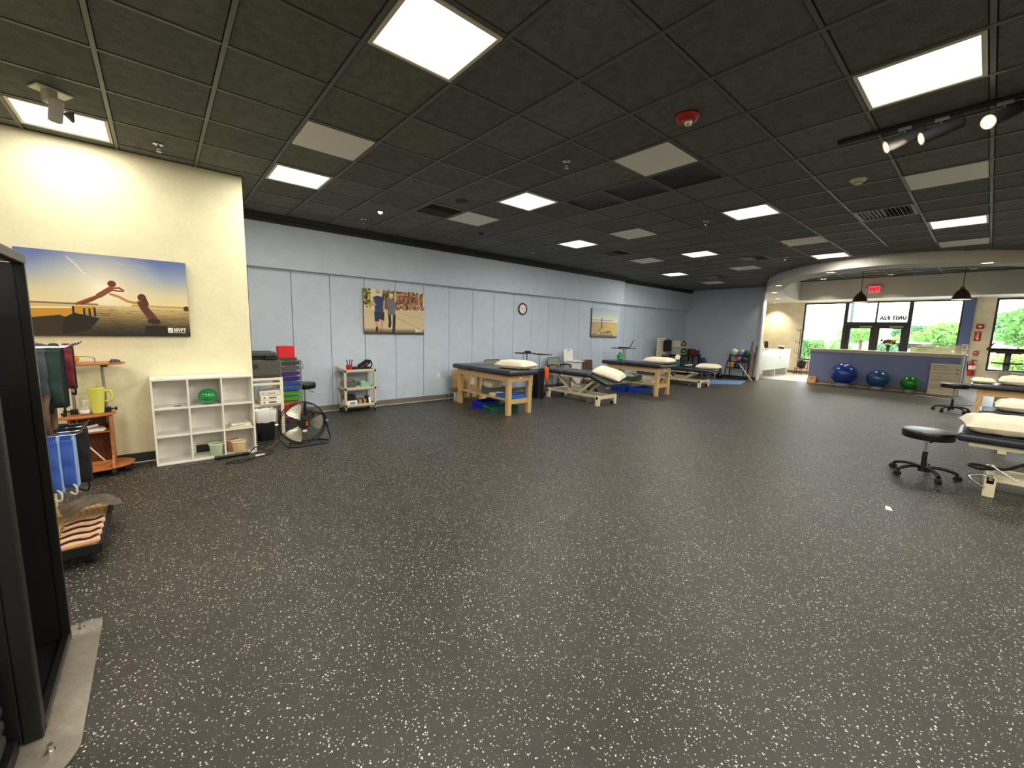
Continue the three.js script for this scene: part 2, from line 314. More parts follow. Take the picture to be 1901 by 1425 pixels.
const LL = ['large glowing ceiling panel cut off by the top edge of the photo', 'glowing ceiling panel above the corner of the white wall', 'glowing ceiling panel behind the white ceiling bracket', 'large glowing ceiling panel behind the track light rail',
  'glowing ceiling panel left of the three black grilles', 'glowing ceiling panel between the three black grilles and the curved bulkhead', 'glowing ceiling panel above the wall clock', 'glowing ceiling panel in the middle of the far ceiling', 'farthest glowing ceiling panel, above the blue end wall', 'glowing ceiling panel between two white blank panels at the right', 'glowing ceiling panel next to the rim of the curved bulkhead'];
LIGHTS.forEach(([i, j], n) => panelLight(i, j, LL[n], undefined, n === 2 ? 0.4 : n === 1 ? 0.85 : 1));
for (const [i, j] of HIDDEN_LIGHTS) panelLight(i, j, 'glowing ceiling panel beyond the edges of the photo', 'ceiling panels out of view');
const BL = ['large white blank panel between two glowing panels at the left', 'large white blank panel beside the three black grilles', 'white blank panel just below the glowing panel left of the grilles', 'white blank panel in the middle of the ceiling', 'small white blank panel over the beach picture', 'small far white blank panel left of the bulkhead', 'farthest white blank panel above the end wall', 'white blank panel in front of the bulkhead', 'long looking white blank panel under the track light', 'white blank panel at the right just above the bulkhead'];
BLANKS.forEach(([i, j], n) => { const o = thing('ceiling_panel', BL[n], 'panel', cellPos(i, j), 0, 'white blank ceiling panels'); part(o, 'panel_face', rspan(-0.283, 0.283, -0.003, 0.024, -0.283, 0.283, 0.004), M('#f3f1e9', 0.7)); part(o, 'rim', [span(-0.29, 0.29, 0.0, 0.02, -0.29, -0.283), span(-0.29, 0.29, 0, 0.02, 0.283, 0.29)], K.bar); });
const VL = ['black louvred air vent beside the far left white panel', 'black louvred air vent with grey blades at the right', 'black louvred air vent between far white panels', 'farthest black air vent near the end wall', 'black air vent before the bulkhead'];
VENTS.forEach(([i, j], n) => {
  const o = thing('air_vent', VL[n], 'vent', cellPos(i, j), 0, 'louvred air vents'); const b = [];
  part(o, 'backing', span(-0.28, 0.28, 0.02, 0.03, -0.28, 0.28), K.blackMatte);
  part(o, 'rim', [span(-0.29, 0.29, -0.004, 0.02, -0.29, -0.255), span(-0.29, 0.29, -0.004, 0.02, 0.255, 0.29), span(-0.29, -0.255, -0.004, 0.02, -0.255, 0.255), span(0.255, 0.29, -0.004, 0.02, -0.255, 0.255)], K.bar);
  for (let k = 0; k < 12; k++) { const z = -0.23 + k * 0.042; part(o, 'slat', bx(0.51, 0.028, 0.004, 0, 0.008, z, k < 6 ? 0.7 : -0.7), M('#4c4a45', 0.5)); }
});
const GL = ['black ceiling grille farthest left of the three', 'middle one of the three black ceiling grilles', 'black ceiling grille touching the white blank panel'];
GRILLES.forEach(([i, j], n) => {
  const o = thing('ceiling_grille', GL[n], 'grille', cellPos(i, j), 0, 'three black ceiling grilles');
  part(o, 'dish', grid((u, v) => { const x = (u - 0.5) * 0.56, z = (v - 0.5) * 0.56; return [x, 0.004 + 0.022 * (1 - Math.pow(Math.max(Math.abs(u - 0.5), Math.abs(v - 0.5)) * 2, 2)), z]; }, 12, 12), M('#0c0c0c', 0.55));
  part(o, 'rim', [span(-0.29, 0.29, -0.003, 0.02, -0.29, -0.275), span(-0.29, 0.29, -0.003, 0.02, 0.275, 0.29), span(-0.29, -0.275, -0.003, 0.02, -0.275, 0.275), span(0.275, 0.29, -0.003, 0.02, -0.275, 0.275)], K.bar);
});
const SP = [[0.116, -5.385, 'sprinkler head near the white wall'], [3.174, -2.93, 'sprinkler head left of the large white panel'], [2.56, -6.63, 'sprinkler head above the runners picture'], [6.245, -2.94, 'sprinkler head left of a glowing panel, past the grilles'], [6.24, -6.63, 'sprinkler head close to the blue soffit, above the clock'], [9.96, -6.67, 'far sprinkler head over the beach picture'], [10.08, -3.0, 'sprinkler head in front of the bulkhead']];
for (const [x, z, l] of SP) {
  const o = thing('sprinkler', l, 'sprinkler', [x, CE + 0.006, z], 0, 'ceiling sprinklers');
  part(o, 'escutcheon', lathe([[0, 0], [0.038, 0], [0.042, -0.006], [0.02, -0.014], [0, -0.014]], 20), K.chrome);
  part(o, 'body', [cy(0.011, 0.013, 0.03, 10, 0, -0.028, 0), rod([-0.012, -0.04, 0], [-0.004, -0.066, 0], 0.003, 6), rod([0.012, -0.04, 0], [0.004, -0.066, 0], 0.003, 6)], K.chrome);
  part(o, 'deflector', cy(0.022, 0.022, 0.003, 14, 0, -0.068, 0), K.chrome);
}
{
  const o = thing('fire_alarm', 'round red fire alarm strobe on the ceiling', 'alarm', [3.198, CE + 0.006, -1.718]);
  part(o, 'housing', lathe([[0, 0], [0.085, 0], [0.088, -0.012], [0.075, -0.036], [0.05, -0.045], [0, -0.046]], 32), K.red);
  part(o, 'strobe', sp(0.03, 18, 0.0, -0.052, 0.012), M('#e8e8e8', 0.1, { metalness: 0.6 }), 'clear strobe lens');
  part(o, 'marking', [bx(0.034, 0.001, 0.005, -0.03, -0.0455, -0.015)], K.paper);
  const s = thing('smoke_detector', 'white smoke detector left of the long white panel', 'detector', [5.697, CE + 0.006, -1.1]);
  part(s, 'base', cy(0.07, 0.075, 0.012, 28, 0, -0.006, 0), M('#d9d0bd', 0.5)); part(s, 'dome', lathe([[0.068, -0.012], [0.06, -0.03], [0.035, -0.05], [0, -0.052]], 28), M('#d9d0bd', 0.5)); part(s, 'vent_slot', tor(0.045, 0.003, 24, 0, -0.043, 0, PI / 2), K.grey);
  const p = thing('ceiling_speaker', 'round black ceiling speaker above the runners picture', 'speaker', [3.153, CE + 0.006, -4.75]);
  part(p, 'grille', lathe([[0, -0.008], [0.09, -0.006], [0.1, -0.002], [0.1, 0.003]], 30), M('#1a1a1a', 0.7)); part(p, 'ring', tor(0.1, 0.005, 30, 0, 0, 0, PI / 2), K.bar);
  for (const [x, z, l, c, e] of [[2.574, -6.022, 'tiny lit ceiling spot near the left blue soffit', '#fff3d0', 1], [4.42, -6.05, 'small dark ceiling eyeball over the blue wall', '#332f28', 0], [6.255, -6.085, 'small ceiling eyeball nearest the clock', '#8a7d60', 0]]) {
    const d = thing('eyeball_spot', l, 'spotlight', [x, CE + 0.006, z], 0, 'small eyeball spots');
    part(d, 'ring', tor(0.045, 0.01, 24, 0, 0, 0, PI / 2), K.black); part(d, 'eye', sp(0.036, 16, 0, -0.004, 0), e ? new THREE.MeshStandardMaterial({ color: c, emissive: new THREE.Color(1, 0.9, 0.65), emissiveIntensity: 1.4 }) : M(c, 0.35));
    if (e) { const l2 = new THREE.SpotLight(SPOT_COLOR, 3, 0, 0.7, 0.6); l2.position.set(0, -0.05, 0); l2.target.position.set(0.1, -3, -0.6); l2.name = 'eyeball_lamp'; d.add(l2, l2.target); }
  }
  // white bracket-mounted camera in front of the left panel
  const c = thing('security_camera', 'white ceiling bracket device in front of a glowing panel', 'camera', [-0.487, CE + 0.006, -4.746], 0.5);
  part(c, 'mount_plate', rb(0.2, 0.014, 0.13, 0.005, 0, -0.007, 0), M('#d5cfbf', 0.5));
  part(c, 'arm', [rb(0.07, 0.1, 0.09, 0.02, -0.02, -0.05, 0.02), rb(0.075, 0.17, 0.05, 0.018, -0.01, -0.15, 0.06, 0.35)], M('#b9b4a6', 0.5));
  part(c, 'wedge', ext([[0, 0], [0.05, 0.03], [0.05, -0.04]], 0.03, 0.003, 0.03, -0.15, 0.05), K.grey);
}
{ // track light: rail and four cylinder heads
  const r = thing('track_light', 'black track light rail with four cylinder heads below the ceiling', 'track light', [4.5, CE, -1.04]);
  part(r, 'rail', rspan(-0.018, 0.018, -0.03, 0.0, 0, 2.0, 0.003), K.blackMatte);
  const head = (z, dx, dy, dz, on) => {
    part(r, 'adapter', [rb(0.03, 0.028, 0.08, 0.004, 0, -0.042, z), rod([0, -0.05, z], [0, -0.1, z], 0.006)], K.grey);
    const h = new THREE.Group(); h.name = 'lamp_head'; h.position.set(0, -0.115, z); h.quaternion.setFromUnitVectors(V(0, -1, 0), V(dx, dy, dz).normalize()); r.add(h);
    part(h, 'can', [lathe([[0.044, -0.11], [0.044, 0.11], [0.038, 0.122], [0, 0.124]], 24), lathe([[0.04, 0.09], [0.04, -0.11], [0.044, -0.11]], 24)], K.blackMatte);
    part(h, 'lens', cy(0.039, 0.039, 0.02, 20, 0, -0.095, 0), K.spotGlow);
    part(h, 'collar', tor(0.042, 0.005, 24, 0, -0.11, 0, PI / 2), M('#d8cfae', 0.3));
    const l = new THREE.SpotLight(SPOT_COLOR, on, 0, 0.5, 0.5); l.position.set(0, -0.13, 0); l.target.position.set(0, -1, 0); l.name = 'track_lamp'; h.add(l, l.target);
  };
  K.spotGlow = new THREE.MeshStandardMaterial({ color: 0xffffff, emissive: new THREE.Color(1, 0.9, 0.6), emissiveIntensity: 2.6 });
  head(0.42, -0.3, -0.36, -0.88, 8); head(0.62, -0.3, -0.36, -0.88, 8); head(0.92, -0.62, -0.4, -0.5, 8); head(1.16, 0.4, -0.2, 0.9, 8);
}
function downlight(x, y, z, label, pow = 13) {
  const d = thing('recessed_downlight', label, 'light', [x, y, z], 0, 'round downlights over the reception');
  part(d, 'trim_ring', lathe([[0.075, -0.002], [0.1, -0.01], [0.105, 0.0], [0.075, 0.0]], 26), M('#c8a878', 0.4));
  part(d, 'lens', cy(0.077, 0.077, 0.006, 24, 0, -0.004, 0), K.spotGlow);
  const l = new THREE.SpotLight(SPOT_COLOR, pow, 0, 0.95, 0.7); l.position.set(0, -0.03, 0); l.target.position.set(0, -1, 0); l.name = 'downlight_lamp'; d.add(l, l.target);
}
[[11.5, 2.98, -2.5, 'downlight under the bulkhead, nearest the front rim'], [13.55, 2.98, -4.12, 'downlight under the bulkhead above the end of the blue wall'], [15.6, 2.98, -4.85, 'downlight under the bulkhead beside the white post'], [18.1, 2.98, -5.5, 'lower small downlight above the cream wall'], [20.3, 2.98, -6.25, 'farthest downlight close to the cream wall'], [11.75, 2.98, -0.2, 'downlight under the bulkhead at the right edge'],
  [18.88, 3.7, -4.3, 'downlight in the raised ceiling at its left'], [18.82, 3.7, -2.44, 'downlight in the raised ceiling above the exit sign'], [18.76, 3.7, -0.56, 'downlight in the raised ceiling right of the second pendant']].forEach(([x, y, z, l]) => downlight(x, y, z, l));
for (const [z, l] of [[-2.85, 'black dome pendant lamp in front of the glass doors'], [-0.66, 'black dome pendant lamp at the right window']]) {
  const o = thing('pendant_lamp', l, 'lamp', [17, 2.68, z], 0, 'dome pendants over the desk');
  part(o, 'shade', [lathe([[0.2, 0.0], [0.195, 0.03], [0.155, 0.15], [0.1, 0.24], [0.05, 0.28]], 30), lathe([[0.047, 0.275], [0.094, 0.234], [0.147, 0.145], [0.187, 0.03], [0.2, 0]], 30)], M('#4a4741', 0.4));
  part(o, 'neck', [cy(0.04, 0.06, 0.07, 18, 0, 0.31, 0)], M('#b99a55', 0.3, { metalness: 0.8 }), 'brass coloured neck');
  part(o, 'cord', rod([0, 0.34, 0], [0, 1.0, 0], 0.008, 8), K.black); part(o, 'canopy', cy(0.06, 0.06, 0.02, 20, 0, 1.01, 0), K.black);
  part(o, 'bulb', sp(0.05, 16, 0, 0.12, 0), K.spotGlow);
  const p = new THREE.PointLight(SPOT_COLOR, 5); p.position.y = 0.12; p.name = 'pendant_bulb_lamp'; o.add(p);
}
{
  const e = thing('exit_sign', 'lit red exit sign on the band above the doors', 'sign', [19.55, 3.3, -2.9]);
  part(e, 'housing', rspan(-0.06, 0, -0.12, 0.12, -0.17, 0.17, 0.012), M('#cfcac0', 0.5));
  const cv = document.createElement('canvas'); cv.width = 256; cv.height = 160; const c = cv.getContext('2d'); c.fillStyle = '#ff4a55'; c.fillRect(0, 0, 256, 160); c.fillStyle = '#5c0006'; c.font = 'bold 118px sans-serif'; c.textAlign = 'center'; c.textBaseline = 'middle'; c.fillText('EXIT', 128, 84, 226);
  const t = new THREE.CanvasTexture(cv); t.colorSpace = THREE.SRGBColorSpace;
  part(e, 'sign_face', new THREE.PlaneGeometry(0.31, 0.2).rotateY(-PI / 2).translate(-0.063, 0, 0), new THREE.MeshStandardMaterial({ color: 0x000000, emissive: 0xffffff, emissiveMap: t, emissiveIntensity: 1.1 }), 'glowing red EXIT lettering', true);
  part(e, 'lamp_head', [sp(0.035, 14, -0.03, 0.02, -0.22), sp(0.035, 14, -0.03, 0.02, 0.22)], M('#cfcac0', 0.4));
  const l = new THREE.PointLight(0xff3040, 0.04); l.position.set(-0.15, 0, 0); l.name = 'exit_glow_lamp'; e.add(l);
}
// ================================================================ printed canvases
function print(w, h, draw) {
  const cv = document.createElement('canvas'); cv.width = w; cv.height = h; const c = cv.getContext('2d'); draw(c, w, h);
  const t = new THREE.CanvasTexture(cv); t.colorSpace = THREE.SRGBColorSpace; t.anisotropy = 8; return new THREE.MeshStandardMaterial({ map: t, roughness: 0.75 });
}
function poly(c, pts, w, h, fill) { c.fillStyle = fill; c.beginPath(); pts.forEach(([x, y], i) => (i ? c.lineTo(x * w, y * h) : c.moveTo(x * w, y * h))); c.closePath(); c.fill(); }
function limb(c, pts, w, h, lw, col) { c.strokeStyle = col; c.lineCap = 'round'; c.lineJoin = 'round'; c.lineWidth = lw * w; c.beginPath(); pts.forEach(([x, y], i) => (i ? c.lineTo(x * w, y * h) : c.moveTo(x * w, y * h))); c.stroke(); }
function blob(c, x, y, rx, ry, w, h, fill) { c.fillStyle = fill; c.beginPath(); c.ellipse(x * w, y * h, rx * w, ry * h, 0, 0, PI * 2); c.fill(); }
function logo(c, w, h) {
  c.fillStyle = '#fffdf2'; c.fillRect(0.845 * w, 0.885 * h, 0.034 * w, 0.064 * h); c.strokeStyle = '#3a352c'; c.lineWidth = w * 0.004; c.beginPath(); c.moveTo(0.85 * w, 0.938 * h); c.lineTo(0.86 * w, 0.92 * h); c.lineTo(0.866 * w, 0.905 * h); c.lineTo(0.874 * w, 0.9 * h); c.moveTo(0.86 * w, 0.92 * h); c.lineTo(0.868 * w, 0.935 * h); c.stroke();
  c.font = `bold ${Math.round(h * 0.066)}px sans-serif`; c.textBaseline = 'alphabetic'; c.textAlign = 'left'; c.fillText('MVPT', 0.885 * w, 0.935 * h, 0.085 * w);
  c.font = `bold ${Math.round(h * 0.016)}px sans-serif`; c.fillText('PHYSICAL THERAPY', 0.885 * w, 0.951 * h, 0.084 * w);
}
const seaPrint = print(1280, 840, (c, w, h) => {
  let g = c.createLinearGradient(0, 0, 0, h * 0.64); g.addColorStop(0, '#5a6da6'); g.addColorStop(0.35, '#8f9fb8'); g.addColorStop(0.7, '#d8cfa8'); g.addColorStop(1, '#efd9a0'); c.fillStyle = g; c.fillRect(0, 0, w, h * 0.64);
  g = c.createRadialGradient(0.45 * w, 0.42 * h, 10, 0.45 * w, 0.42 * h, 0.42 * w); g.addColorStop(0, 'rgba(255,248,225,0.95)'); g.addColorStop(0.4, 'rgba(240,226,190,0.6)'); g.addColorStop(1, 'rgba(240,226,190,0)'); c.fillStyle = g; c.fillRect(0, 0, w, h * 0.66);
  for (let k = 0; k < 30; k++) { c.strokeStyle = `rgba(235,238,240,${rr(0.04, 0.16)})`; c.lineWidth = rr(3, 12); c.beginPath(); const x = rr(0.15, 0.8) * w, y = rr(0.02, 0.3) * h; c.moveTo(x, y); c.lineTo(x + rr(30, 130), y + rr(5, 60)); c.stroke(); }
  c.strokeStyle = 'rgba(250,250,245,0.55)'; c.lineWidth = 12; c.beginPath(); c.moveTo(0.27 * w, 0.06 * h); c.lineTo(0.31 * w, 0.13 * h); c.lineTo(0.36 * w, 0.25 * h); c.stroke();
  g = c.createLinearGradient(0, h * 0.6, 0, h); g.addColorStop(0, '#e6cf93'); g.addColorStop(0.35, '#9a8350'); g.addColorStop(0.75, '#3d3524'); g.addColorStop(1, '#211d17'); c.fillStyle = g; c.fillRect(0, h * 0.615, w, h * 0.4);
  c.fillStyle = '#7d7350'; c.fillRect(0, h * 0.6, w * 0.42, h * 0.02); c.fillStyle = '#b79f62'; c.fillRect(0.62 * w, h * 0.595, w * 0.38, h * 0.022);
  for (let k = 0; k < 240; k++) { const y = rr(0.64, 0.97), l = rr(20, 130); c.strokeStyle = rnd() > 0.5 ? `rgba(30,24,14,${rr(0.15, 0.5)})` : `rgba(250,235,190,${rr(0.1, 0.5) * (1.2 - y)})`; c.lineWidth = rr(2, 6); const x = rr(0.3, 1) * w; c.beginPath(); c.moveTo(x, y * h); c.quadraticCurveTo(x + l / 2, y * h + rr(-8, 8), x + l, y * h + rr(-4, 6)); c.stroke(); }
  poly(c, [[0, 0.66], [0.4, 0.635], [0.41, 0.67], [0.25, 0.78], [0, 0.86]], w, h, '#c8902a'); poly(c, [[0, 0.66], [0.28, 0.645], [0.28, 0.665], [0, 0.685]], w, h, '#f2dfae'); poly(c, [[0, 0.8], [0.2, 0.75], [0.33, 0.86], [0.28, 1], [0, 1]], w, h, '#342a1c');
  c.fillStyle = '#1c1712'; for (const [x, y0, y1] of [[0.27, 0.64, 0.8], [0.33, 0.66, 0.82], [0.36, 0.66, 0.79], [0.39, 0.65, 0.76]]) c.fillRect(x * w, y0 * h, 0.012 * w, (y1 - y0) * h); poly(c, [[0.22, 0.78], [0.28, 0.72], [0.42, 0.78], [0.36, 0.92], [0.2, 0.98]], w, h, '#221b13');
  const skin = '#8d4a2c';
  limb(c, [[0.3, 0.61], [0.37, 0.55], [0.44, 0.49]], w, h, 0.02, skin); limb(c, [[0.325, 0.61], [0.38, 0.565], [0.44, 0.5]], w, h, 0.018, '#7a3d24'); limb(c, [[0.43, 0.5], [0.5, 0.41]], w, h, 0.038, skin); limb(c, [[0.5, 0.4], [0.555, 0.39], [0.578, 0.42]], w, h, 0.014, skin); limb(c, [[0.5, 0.42], [0.54, 0.43], [0.575, 0.43]], w, h, 0.013, skin); blob(c, 0.512, 0.345, 0.026, 0.04, w, h, '#6d331d');
  limb(c, [[0.5, 0.475], [0.545, 0.5], [0.6, 0.555], [0.655, 0.575]], w, h, 0.02, '#c08a4a'); poly(c, [[0.655, 0.545], [0.7, 0.55], [0.735, 0.64], [0.775, 0.74], [0.79, 0.8], [0.785, 0.95], [0.745, 0.95], [0.735, 0.82], [0.7, 0.72], [0.672, 0.64]], w, h, '#5e3220'); blob(c, 0.69, 0.5, 0.028, 0.05, w, h, '#5a2d1a'); limb(c, [[0.7, 0.5], [0.715, 0.58]], w, h, 0.034, '#5a2d1a'); limb(c, [[0.735, 0.8], [0.78, 0.805]], w, h, 0.04, '#2f2219'); poly(c, [[0.7, 0.86], [0.84, 0.86], [0.86, 1], [0.68, 1]], w, h, '#1d1813');
  blob(c, 0.985, 0.62, 0.022, 0.035, w, h, '#4a3a22'); logo(c, w, h);
});
const runPrint = print(960, 640, (c, w, h) => {
  c.fillStyle = '#e5d6b4'; c.fillRect(0, 0, w, h);
  for (let k = 0; k < 900; k++) { const x = rr(0.3, 1), y = rr(0.02, 0.42); const warm = x > 0.5; blob(c, x, y, rr(0.006, 0.022), rr(0.01, 0.035), w, h, warm ? ['#7a4a33', '#a26b4a', '#5c3c2c', '#c89a70', '#8a5a44'][k % 5] : ['#5b5a30', '#7d7640', '#3e3f24', '#938a58', '#4a4a2a'][k % 5]); }
  for (let k = 0; k < 160; k++) blob(c, rr(0, 0.1), rr(0, 0.4), 0.014, 0.03, w, h, ['#2e3320', '#b5a24c', '#565a2a', '#d6c374'][k % 4]);
  c.fillStyle = '#e9ddc0'; for (const x of [0.49, 0.9, 0.985]) c.fillRect(x * w, 0.02 * h, 0.014 * w, 0.42 * h);
  for (let k = 0; k < 70; k++) { c.fillStyle = ['#efe6d2', '#3a2c28', '#b08a74', '#d9cbb8'][k % 4]; c.fillRect(rr(0.55, 1) * w, rr(0.3, 0.42) * h, rr(4, 12), rr(14, 44)); }
  c.fillStyle = '#d3c09c'; c.fillRect(0, 0.44 * h, w, 0.56 * h); for (let k = 0; k < 300; k++) { c.fillStyle = `rgba(${rnd() > 0.5 ? '240,228,200' : '150,128,96'},0.16)`; c.fillRect(rr(0, 1) * w, rr(0.45, 1) * h, rr(20, 120), rr(1, 4)); }
  c.strokeStyle = '#7f735c'; c.lineWidth = 6; c.beginPath(); c.moveTo(0.52 * w, 0.62 * h); c.lineTo(0.99 * w, 0.92 * h); c.stroke(); c.lineWidth = 3; c.beginPath(); c.moveTo(0.6 * w, 0.52 * h); c.lineTo(w, 0.64 * h); c.stroke();
  const man = '#33456e', skin = '#c99a74';
  limb(c, [[0.19, 0.7], [0.2, 0.82], [0.2, 0.93]], w, h, 0.042, skin); limb(c, [[0.28, 0.7], [0.27, 0.84], [0.26, 0.98]], w, h, 0.042, skin); limb(c, [[0.2, 0.86], [0.195, 0.93]], w, h, 0.034, '#2b2a2c');
  poly(c, [[0.16, 0.5], [0.32, 0.5], [0.315, 0.7], [0.24, 0.66], [0.235, 0.71], [0.165, 0.72]], w, h, '#2c3350'); poly(c, [[0.14, 0.18], [0.21, 0.14], [0.31, 0.17], [0.33, 0.27], [0.3, 0.5], [0.17, 0.5], [0.165, 0.3]], w, h, man);
  limb(c, [[0.15, 0.26], [0.1, 0.37], [0.18, 0.34]], w, h, 0.03, skin); limb(c, [[0.32, 0.26], [0.31, 0.42]], w, h, 0.03, skin); blob(c, 0.222, 0.07, 0.034, 0.06, w, h, '#c8a184'); blob(c, 0.222, 0.115, 0.026, 0.022, w, h, '#e6e2da'); blob(c, 0.222, 0.03, 0.034, 0.03, w, h, '#b9b2aa');
  limb(c, [[0.4, 0.56], [0.41, 0.74], [0.4, 0.82]], w, h, 0.045, '#2b292b'); limb(c, [[0.48, 0.56], [0.475, 0.78], [0.465, 0.97]], w, h, 0.045, '#2b292b'); poly(c, [[0.365, 0.24], [0.42, 0.2], [0.49, 0.23], [0.51, 0.36], [0.49, 0.56], [0.375, 0.56]], w, h, '#75727a'); limb(c, [[0.365, 0.28], [0.36, 0.43], [0.43, 0.38]], w, h, 0.03, '#6b6870'); limb(c, [[0.5, 0.28], [0.51, 0.4]], w, h, 0.03, '#6b6870'); blob(c, 0.432, 0.14, 0.034, 0.055, w, h, '#dcb892'); blob(c, 0.432, 0.1, 0.036, 0.035, w, h, '#e2d2b2');
  const g = c.createLinearGradient(0, 0.86 * h, 0, h); g.addColorStop(0, 'rgba(40,36,32,0)'); g.addColorStop(1, 'rgba(40,36,32,0.95)'); c.fillStyle = g; c.fillRect(0, 0.86 * h, w, 0.14 * h); logo(c, w, h);
});
const beachPrint = print(640, 430, (c, w, h) => {
  let g = c.createLinearGradient(0, 0, 0, 0.42 * h); g.addColorStop(0, '#a9bfd2'); g.addColorStop(1, '#e3e6d6'); c.fillStyle = g; c.fillRect(0, 0, w, 0.42 * h);
  c.fillStyle = '#8c9aa0'; c.fillRect(0, 0.385 * h, w * 0.8, 0.03 * h); c.fillStyle = '#eef0ea'; c.fillRect(0, 0.415 * h, w, 0.04 * h); g = c.createLinearGradient(0, 0, w, 0); g.addColorStop(0, '#b9a482'); g.addColorStop(1, '#e4c878'); c.fillStyle = g; c.fillRect(0, 0.45 * h, w, 0.55 * h);
  for (let k = 0; k < 120; k++) { c.fillStyle = rnd() > 0.5 ? 'rgba(250,236,190,0.25)' : 'rgba(120,100,80,0.2)'; c.fillRect(rr(0, 1) * w, rr(0.5, 0.95) * h, rr(20, 90), rr(2, 5)); }
  const f = '#5a4630'; blob(c, 0.37, 0.36, 0.018, 0.035, w, h, '#3a2c22'); limb(c, [[0.37, 0.4], [0.375, 0.56]], w, h, 0.035, f); limb(c, [[0.375, 0.56], [0.34, 0.68], [0.27, 0.8]], w, h, 0.022, f); limb(c, [[0.375, 0.56], [0.4, 0.68]], w, h, 0.02, f); limb(c, [[0.24, 0.95], [0.35, 0.84], [0.58, 0.82], [0.75, 0.79]], w, h, 0.02, '#806a48'); limb(c, [[0.56, 0.825], [0.72, 0.795]], w, h, 0.032, '#4f3c26'); limb(c, [[0.22, 0.95], [0.3, 0.86]], w, h, 0.03, '#f3efdf');
  g = c.createLinearGradient(0, 0.85 * h, 0, h); g.addColorStop(0, 'rgba(70,74,72,0)'); g.addColorStop(1, 'rgba(60,64,64,0.9)'); c.fillStyle = g; c.fillRect(0, 0.85 * h, w, 0.15 * h); logo(c, w, h);
});
function canvasPrint(x0, x1, y0, y1, zWall, mat, label, edge) {
  const o = thing('canvas_print', label, 'picture', [(x0 + x1) / 2, (y0 + y1) / 2, zWall], 0, 'photo canvases on the walls'), w = x1 - x0, h = y1 - y0;
  part(o, 'stretcher_frame', rspan(-w / 2, w / 2, -h / 2, h / 2, 0, 0.038, 0.003), M(edge, 0.8));
  part(o, 'print', new THREE.PlaneGeometry(w - 0.002, h - 0.002).translate(0, 0, 0.0388), mat, undefined, true);
}
canvasPrint(-0.945, 0.268, 1.352, 2.146, -5.83, seaPrint, 'wide sunset photo canvas of a child leaping to a woman in water', '#4a4b52');
canvasPrint(2.872, 4.1, 1.38, 2.205, -7.56, runPrint, 'photo canvas of two older runners on the blue wall', '#6b6355');
canvasPrint(9.468, 10.724, 1.372, 2.204, -7.56, beachPrint, 'photo canvas of a runner on a beach', '#4b5258');
{
  const k = thing('wall_clock', 'round white wall clock with black rim', 'clock', [6.803, 2.035, -7.56]);
  part(k, 'rim', tor(0.128, 0.016, 40, 0, 0, 0.02), K.black); part(k, 'dial', cy(0.125, 0.125, 0.014, 40, 0, 0, 0.012, PI / 2), M('#e9e4e2', 0.6));
  for (let i = 0; i < 12; i++) { const a = i * PI / 6; part(k, 'hour_mark', bx(0.006, 0.018, 0.002, Math.sin(a) * 0.103, Math.cos(a) * 0.103, 0.02, 0, 0, -a), K.black); }
  part(k, 'hour_hand', bx(0.008, 0.062, 0.002, -0.028, 0.01, 0.022, 0, 0, 1.25), K.black); part(k, 'minute_hand', bx(0.006, 0.09, 0.002, 0.04, 0.006, 0.024, 0, 0, -1.42), K.black);
  const o = thing('wall_outlet', 'white wall outlet on the blue panelling', 'outlet', [4.453, 0.518, -7.56]); part(o, 'cover_plate', rspan(-0.037, 0.037, -0.058, 0.058, 0, 0.007, 0.003), K.whitePaint); for (const y of [-0.025, 0.025]) part(o, 'socket', rspan(-0.018, 0.018, y - 0.014, y + 0.014, 0.006, 0.009, 0.004), M('#d8d5cb', 0.5));
}
